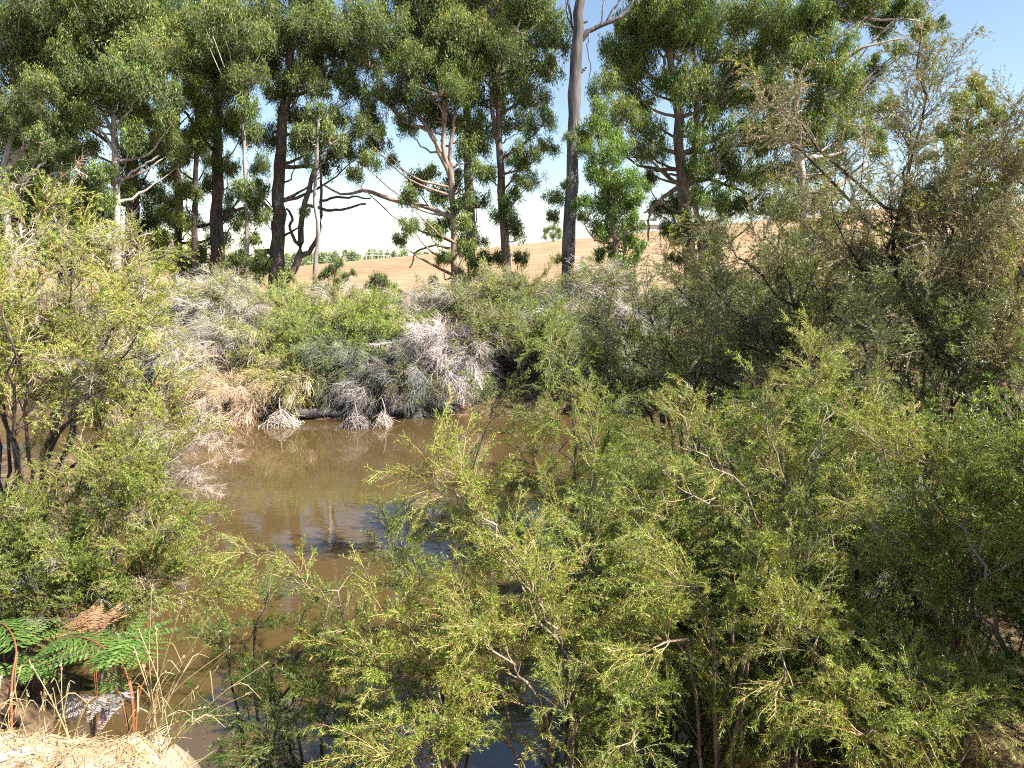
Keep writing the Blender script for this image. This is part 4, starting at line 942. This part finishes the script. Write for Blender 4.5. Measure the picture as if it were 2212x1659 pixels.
def branch(label, pts, Y, r0, nb, name='fallen_branch', bl=.5, side=None):
    w = pl(*[(a, b, Y) for a, b in pts])
    base = np.array([w[0][0], Y, float(G(w[0][0], Y))])
    root = thing(name, label, 'branch', base, 'bleached branches on the far bank')
    cu = crs(w, 16) + rng.normal(size=(16, 3)) * .012
    v, q = tubes(cu - base, np.linspace(r0, r0 * .3, 16), 6)
    link('bough', mk_mesh('bough', [(v, q, 0, 0)], [M['bleached']], True), root)
    tan = unit(cu[-1] - cu[8])
    i = rng.integers(7, 15, nb)
    d = unit(tan + rng.normal(size=(nb, 3)) * .45 + np.array([0, 0, -.1]))
    tw = curve_tubes(cu[i], d, bl * U(.4, 1.1, nb), np.tile([[0, 0, -.45]], (nb, 1)) + rng.normal(size=(nb, 3)) * .15, 6)
    for b in tw:
        v, q = tubes(b - base, np.linspace(r0 * .4, .006, 6), 4)
        link('twig', mk_mesh('twig', [(v, q, 0, 0)], [M['bleached']], True), root)
branch('bleached bare branch drooping left above the orange-tipped shrub', [(540, 850), (505, 825), (470, 805), (432, 800)], 21.9, .035, 12)
branch('white arched branch pointing left above the fallen log', [(815, 870), (770, 838), (735, 822), (690, 818), (655, 822)], 21.9, .035, 14)
branch('thin pale branch hanging with dead twigs mid far bank', [(790, 850), (800, 800), (780, 768), (750, 758), (725, 762)], 22.2, .025, 12)
branch('grey slanting dead pole leaning through the far shrubs', [(880, 880), (840, 850), (800, 815), (768, 793)], 22.2, .05, 4)

# bright green broad-leaved plant
def leafy(label, cx, cy, Y, n, w, h, L, Wd):
    b = gp(cx, cy, Y); c = P(cx, cy, Y)
    root = thing('leafy_plant', label, 'plant', b)
    for i in range(6):
        e = c + np.array([U(-w, w), U(-.2, .2), U(0, h)])
        v, q = tubes(crs([b * 0, (e - b) * .5 + rng.normal(size=3) * .05, e - b], 6), np.linspace(.012, .005, 6), 4)
        link('stem', mk_mesh('stem', [(v, q, 0, 0)], [M['lightstem']], True), root)
    p = c - b + np.stack([U(-w, w, n), U(-.25, .25, n), U(-h, h, n)], 1)
    d = rng.normal(size=(n, 3)) * .7; d[:, 2] -= .4
    v, q = leaves(p, unit(d), L * U(.6, 1.2, n), Wd * U(.7, 1.2, n))
    o = link('foliage', mk_mesh('foliage', [(v, q, 0, U(0, 1, n))], [M['broad']]), root)
    o['kind'] = 'stuff'
leafy('bright green broad-leaved plant among the grey far shrubs', 912, 735, 23.2, 260, .42, .32, .16, .08)
leafy('fresh green vine clump at the foot of the young gum', 1345, 590, 28.8, 420, .4, .75, .13, .07)

# ------------------------------------------------------------------ far field: tree line, hill tree, shed, rails, jacaranda
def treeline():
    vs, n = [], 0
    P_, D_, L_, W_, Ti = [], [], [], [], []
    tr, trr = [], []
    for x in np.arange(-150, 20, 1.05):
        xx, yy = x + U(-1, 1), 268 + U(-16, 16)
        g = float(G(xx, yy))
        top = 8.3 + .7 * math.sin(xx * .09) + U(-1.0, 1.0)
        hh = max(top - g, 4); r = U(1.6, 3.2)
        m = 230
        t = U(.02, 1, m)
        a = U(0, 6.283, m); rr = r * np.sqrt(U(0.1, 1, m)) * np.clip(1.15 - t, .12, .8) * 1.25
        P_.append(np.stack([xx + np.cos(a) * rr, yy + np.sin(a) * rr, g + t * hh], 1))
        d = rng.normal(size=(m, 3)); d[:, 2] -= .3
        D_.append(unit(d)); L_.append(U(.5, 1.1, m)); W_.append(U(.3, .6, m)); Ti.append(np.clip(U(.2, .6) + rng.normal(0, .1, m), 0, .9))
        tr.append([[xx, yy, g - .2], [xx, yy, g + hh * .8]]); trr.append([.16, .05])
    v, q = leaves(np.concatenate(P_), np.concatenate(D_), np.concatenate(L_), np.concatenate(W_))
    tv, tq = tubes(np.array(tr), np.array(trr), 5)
    o = link('distant_forest', mk_mesh('distant_forest', [(v, q, 0, np.concatenate(Ti)), (tv, tq, 1, 0)], [M['gum'], M['tan']]), None, (0, 0, 0), (1.25, 1.3, 2.2))  # pale bluish multiplier paints distance haze into the leaf colour
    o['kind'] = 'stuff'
    o['label'] = 'line of distant trees beyond the dry paddock, haze put into their pale colour'
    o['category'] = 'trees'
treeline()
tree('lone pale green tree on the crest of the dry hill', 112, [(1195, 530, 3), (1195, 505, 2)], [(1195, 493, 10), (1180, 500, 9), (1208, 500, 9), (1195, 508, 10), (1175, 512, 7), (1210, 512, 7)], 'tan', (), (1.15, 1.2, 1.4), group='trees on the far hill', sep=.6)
tree('dark tree on the hill crest beside the shed', 128, [(1372, 510, 4), (1372, 492, 3)], [(1372, 486, 10), (1360, 492, 9), (1384, 484, 10), (1350, 498, 6), (1398, 482, 8), (1412, 478, 9)], 'fibrous', (), (.8, .85, .9), group='trees on the far hill', sep=.8)
tree('purple flowering tree glimpsed through the right-hand foliage', 48, [(1742, 500, 6), (1742, 450, 4)], [(1742, 430, 24), (1725, 440, 18), (1760, 440, 18)], 'fibrous', (), (1, 1, 1), name='jacaranda_tree', group='trees on the far hill', sep=.5,
     templates=([gum_clump('purple_foliage', 1.0, 12, 1500, .09, .05, 'purple')], 1.0))

def box(x0, x1, y0, y1, z0, z1):
    v = np.array([[x, y, z] for z in (z0, z1) for y in (y0, y1) for x in (x0, x1)], float)
    return v, np.array([[0, 1, 3, 2], [4, 6, 7, 5], [0, 4, 5, 1], [2, 3, 7, 6], [0, 2, 6, 4], [1, 5, 7, 3]][:6])
MW, MR, MP = plain('shed_wall_paint', (.42, .44, .46)), plain('shed_roof_metal', (.72, .74, .76), .4, .6), plain('rail_paint', (.6, .58, .54))
def shed():
    c = P(1406, 505, 124)
    g = float(G(c[0], 124)) - .3
    root = thing('farm_shed', 'low grey shed with pale metal roof on the hill crest', 'shed', (c[0], 124, g))
    v, q = box(-3.2, 3.2, -1.8, 1.8, 0, 1.5)
    link('wall', mk_mesh('wall', [(v, q, 0, 0)], [MW]), root)
    v = np.array([[-3.5, -2.1, 1.45], [3.5, -2.1, 1.45], [3.5, 0, 2.1], [-3.5, 0, 2.1], [3.5, 2.1, 1.45], [-3.5, 2.1, 1.45], [-3.5, -2.1, 1.53], [3.5, -2.1, 1.53], [3.5, 0, 2.18], [-3.5, 0, 2.18], [3.5, 2.1, 1.53], [-3.5, 2.1, 1.53]], float)
    q = np.array([[0, 3, 2, 1], [3, 5, 4, 2], [6, 7, 8, 9], [9, 8, 10, 11], [0, 1, 7, 6], [5, 11, 10, 4], [0, 6, 9, 3], [3, 9, 11, 5], [1, 2, 8, 7], [2, 4, 10, 8]])
    link('roof', mk_mesh('roof', [(v, q, 0, 0)], [MR]), root)
    v, q = box(-.6, .6, -1.83, -1.8, .02, 1.3)
    link('door', mk_mesh('door', [(v, q, 0, 0)], [MP]), root)
shed()
def rails():
    c = P(817, 560, 112)
    g = float(G(c[0], 112))
    root = thing('cattle_yard', 'small pale railed cattle yard far off in the dry paddock', 'fence', (c[0], 112, g))
    for i in range(5):
        v, q = box(-1.8 + i * .9 - .04, -1.8 + i * .9 + .04, -.04, .04, -.1, 1.1)
        link('post', mk_mesh('post', [(v, q, 0, 0)], [MP]), root)
    for z in (.5, .95):
        v, q = box(-1.85, 1.85, -.065, -.042, z, z + .1)
        link('rail', mk_mesh('rail', [(v, q, 0, 0)], [MP]), root)
rails()

# ------------------------------------------------------------------ near left: bracken, dry grass, stalks
def pinna_mesh(name, m, n=11):
    """one bracken pinna along +X, length 1, pinnules both sides"""
    x = np.linspace(.06, .96, n)
    L = .26 * (1 - x ** 1.4) + .03
    p = np.concatenate([np.stack([x, 0 * x, 0 * x], 1)] * 2)
    d = np.concatenate([np.stack([.35 + 0 * x, s + 0 * x, -.08 + 0 * x], 1) for s in (1, -1)])
    v, q = leaves(p, unit(d), np.concatenate([L, L]), .075, np.tile([[0, 0, 1.0]], (2 * n, 1)) + rng.normal(size=(2 * n, 3)) * .15)
    ax = np.stack([np.linspace(0, 1, 5), np.zeros(5), -.05 * np.linspace(0, 1, 5) ** 2], 1)
    tv, tq = tubes(ax, np.linspace(.012, .004, 5), 3)
    return mk_mesh(name, [(v, q, 0, U(.2, .9, 2 * n)), (tv, tq, 0, .5)], [M[m]])
PIN = {k: [pinna_mesh('pinna_' + k, k) for _ in range(3)] for k in ('fern', 'fernbrown', 'ferngrey')}
def frond(parent, base, pts, kind, npair, plen, stalkr=.006, t0=.3, sag=-.25):
    cu = crs(pts, 18)
    v, q = tubes(cu - base, np.linspace(stalkr, .0015, 18), 6)
    st = link('frond', mk_mesh('frond', [(v, q, 0, .1)], [M['redtwig'] if kind != 'ferngrey' else M['deadtwig']], True), parent, (0, 0, 0), (1.0, .75, .7))
    for i in range(npair):
        t = t0 + (1 - t0) * (i + .3) / npair
        x = t * 17; j = min(int(x), 16)
        p = cu[j] + (cu[j + 1] - cu[j]) * (x - j)
        tan = unit(cu[j + 1] - cu[j])
        sd = unit(np.cross(tan, [0, 0, 1.0]))
        L = plen * (1 - ((t - t0) / (1 - t0)) ** 1.6 * .85) * U(.85, 1.1)
        for s in (1, -1):
            X = unit(sd * s + tan * .5 + np.array([0, 0, sag + U(-.1, .1)]))
            Zv = unit(np.cross(X, np.cross([0, 0, 1.0], X)))
            Yv = np.cross(Zv, X)
            o = link('pinna', pick(PIN[kind]), st, p - base, np.ones(3) * U(.8, 1.15))
            R = Matrix(np.stack([X, Yv, Zv], 1).tolist())
            o.rotation_euler = R.to_euler()
            o.scale = (L, L, L)
def fern(label, base, fronds, cat='fern'):
    base = np.asarray(base, float)
    root = thing('bracken_fern', label, cat, base, 'bracken at the edge of the near bank')
    for f in fronds:
        frond(root, base, *f[:1], **f[1])
bf = gp(285, 1600, 2.75)
fern('green bracken fern with one arching frond over the water edge', bf,
     [([bf] + pl((300, 1500, 2.8), (330, 1420, 2.85)[:2] + (2.85,), (230, 1385, 3.0), (120, 1395, 3.1)), dict(kind='fernbrown', npair=7, plen=.16, t0=.62)),
      ([bf] + pl((285, 1490, 2.8), (255, 1410, 2.85), (290, 1375, 2.8), (325, 1425, 2.75)), dict(kind='fern', npair=10, plen=.24, t0=.5)),
      ([bf] + pl((280, 1480, 2.8), (225, 1400, 2.9), (160, 1375, 3.0), (90, 1400, 3.0)), dict(kind='fern', npair=9, plen=.22, t0=.5)),
      ([bf] + pl((265, 1520, 2.8), (235, 1470, 2.8), (215, 1490, 2.75)), dict(kind='fern', npair=6, plen=.13, t0=.4))])
bf2 = gp(20, 1590, 2.7)
fern('green bracken frond with red stalk at the left edge', bf2,
     [([bf2] + pl((25, 1480, 2.8), (35, 1400, 2.9), (10, 1350, 3.0), (-40, 1345, 3.1)), dict(kind='fern', npair=9, plen=.2, t0=.5)),
      ([bf2] + pl((20, 1500, 2.8), (45, 1440, 2.9), (90, 1430, 2.9), (140, 1465, 2.9)), dict(kind='fern', npair=9, plen=.17, t0=.4))])
bf3 = gp(200, 1592, 2.65)
fern('grey withered bracken curled over the dry grass', bf3,
     [([bf3] + pl((190, 1530, 2.7), (165, 1500, 2.75), (150, 1530, 2.75)), dict(kind='ferngrey', npair=6, plen=.12, t0=.3, sag=-.6)),
      ([bf3] + pl((205, 1530, 2.7), (220, 1505, 2.7), (240, 1540, 2.7)), dict(kind='ferngrey', npair=6, plen=.12, t0=.3, sag=-.6)),
      ([bf3] + pl((230, 1540, 2.65), (255, 1500, 2.65), (275, 1510, 2.6)), dict(kind='ferngrey', npair=6, plen=.1, t0=.3, sag=-.6))], 'dead fern')
bf4 = gp(205, 1500, 5.6)
fern('rusty brown dead fern in front of the low left shrub', bf4,
     [([bf4] + pl((200, 1420, 5.6), (190, 1350, 5.6), (170, 1330, 5.6)), dict(kind='fernbrown', npair=7, plen=.3, t0=.55)), ([bf4] + pl((205, 1410, 5.6), (215, 1345, 5.6), (235, 1335, 5.6)), dict(kind='fernbrown', npair=7, plen=.28, t0=.55))], 'dead fern')

def stalks(label, base, tips, Y, lift=.0):
    root = thing('dry_grass_tussock', label, 'grass', base, 'dry grass tussocks on the near bank')
    for (px, py) in tips:
        e = P(px, py, Y + U(-.15, .1))
        b = base + np.array([U(-.09, .09), U(-.06, .06), 0])
        mid = (b + e) / 2 + rng.normal(size=3) * .015 + np.array([0, 0, .03])
        cu = crs([b, mid, e], 12)
        v, q = tubes(cu - base, np.linspace(.0024, .0011, 12), 4)
        parts = [(v, q, 0, U(.2, .9))]
        d = unit(cu[-1] - cu[-3])
        n = 9                                            # seed head
        hp = cu[-1] - base - d * U(0, .035, n)[:, None]
        hv, hq = leaves(hp, unit(d + rng.normal(size=(n, 3)) * .3), .014, .004)
        parts.append((hv, hq, 0, .95))
        i = int(rng.integers(4, 8))                      # one curling blade
        dd = unit(rng.normal(size=3) + d)
        bl = crs([cu[i], cu[i] + dd * .06 + [0, 0, .03], cu[i] + dd * .12 - [0, 0, .03]], 6) - base
        bv, bq = tubes(bl, np.linspace(.0022, .0006, 6), 3)
        parts.append((bv, bq, 0, U(.4, 1)))
        link('stalk', mk_mesh('stalk', parts, [M['straw']]), root)
bg1 = gp(318, 1590, 2.55)
stalks('tall dry grass tussock with long leaning seed stalks', bg1, [(328, 1268), (394, 1300), (448, 1338), (475, 1364), (532, 1368), (338, 1359), (576, 1432), (447, 1528), (513, 1541), (544, 1495), (300, 1360), (290, 1400), (420, 1400), (395, 1420), (470, 1440), (495, 1400), (310, 1440), (360, 1450), (380, 1480), (430, 1480), (410, 1555), (345, 1480)], 2.5)
bg2 = gp(140, 1597, 2.5)
stalks('few bent straw stalks in front of the bracken', bg2, [(63, 1427), (133, 1436), (225, 1500), (150, 1480), (205, 1520), (100, 1500)], 2.5)
bg3 = gp(40, 1597, 2.5)
stalks('pale grass stalks at the left edge of the mound', bg3, [(2, 1460), (45, 1440), (38, 1410), (70, 1460), (95, 1470), (25, 1500), (60, 1490), (10, 1520), (110, 1500)], 2.5)

def dry_grass():
    n = 15000
    x = U(-2.3, -.45, n); y = U(1.75, 2.75, n)
    dens = .10 + .9 * np.clip(np.exp(-((x + 1.02) / .30) ** 2) * np.exp(-((y - 2.2) / .3) ** 2) + .5 * np.exp(-((y - 2.4) / .1) ** 2), 0, 1)
    k = rng.random(n) < dens
    x, y = x[k], y[k]; n = len(x)
    b = np.stack([x, y, G(x, y) - .005], 1)
    d = rng.normal(size=(n, 3)) * .8; d[:, 2] = np.abs(d[:, 2]) * .7 + .12
    L = U(.03, .08, n) + .09 * rng.random(n) * np.exp(-((x + .95) / .3) ** 2 - ((y - 2.25) / .3) ** 2)
    tw = curve_tubes(b, unit(d), L, np.tile([[0, 0, -.45]], (n, 1)) + rng.normal(size=(n, 3)) * .35, 4)
    tw[..., 2] = np.maximum(tw[..., 2], G(tw[..., 0], tw[..., 1]) + .002)
    v, q = tubes(tw, np.tile(np.array([.0013, .0012, .0009, .0004]), (n, 1)), 3)
    o = link('dry_grass', mk_mesh('dry_grass', [(v, q, 0, np.repeat(np.clip(rng.normal(.55, .25, n), 0, 1), 9))], [M['straw']]))
    o['kind'] = 'stuff'; o['label'] = 'matted dry straw grass covering the near mound'; o['category'] = 'grass'
dry_grass()
def leaf_litter():
    n = 260
    x = U(-2.4, -.7, n); y = U(1.6, 2.4, n)
    p = np.stack([x, y, G(x, y) + .006], 1)
    d = rng.normal(size=(n, 3)); d[:, 2] *= .15
    v, q = leaves(p, unit(d), U(.02, .055, n), U(.008, .018, n), np.tile([[0, 0, 1.0]], (n, 1)) + rng.normal(size=(n, 3)) * .3)
    o = link('leaf_litter', mk_mesh('leaf_litter', [(v, q, 0, U(0, 1, n))], [M['ferngrey']]))
    o['kind'] = 'stuff'; o['label'] = 'scattered dead leaves on the sandy mound'; o['category'] = 'leaves'
leaf_litter()
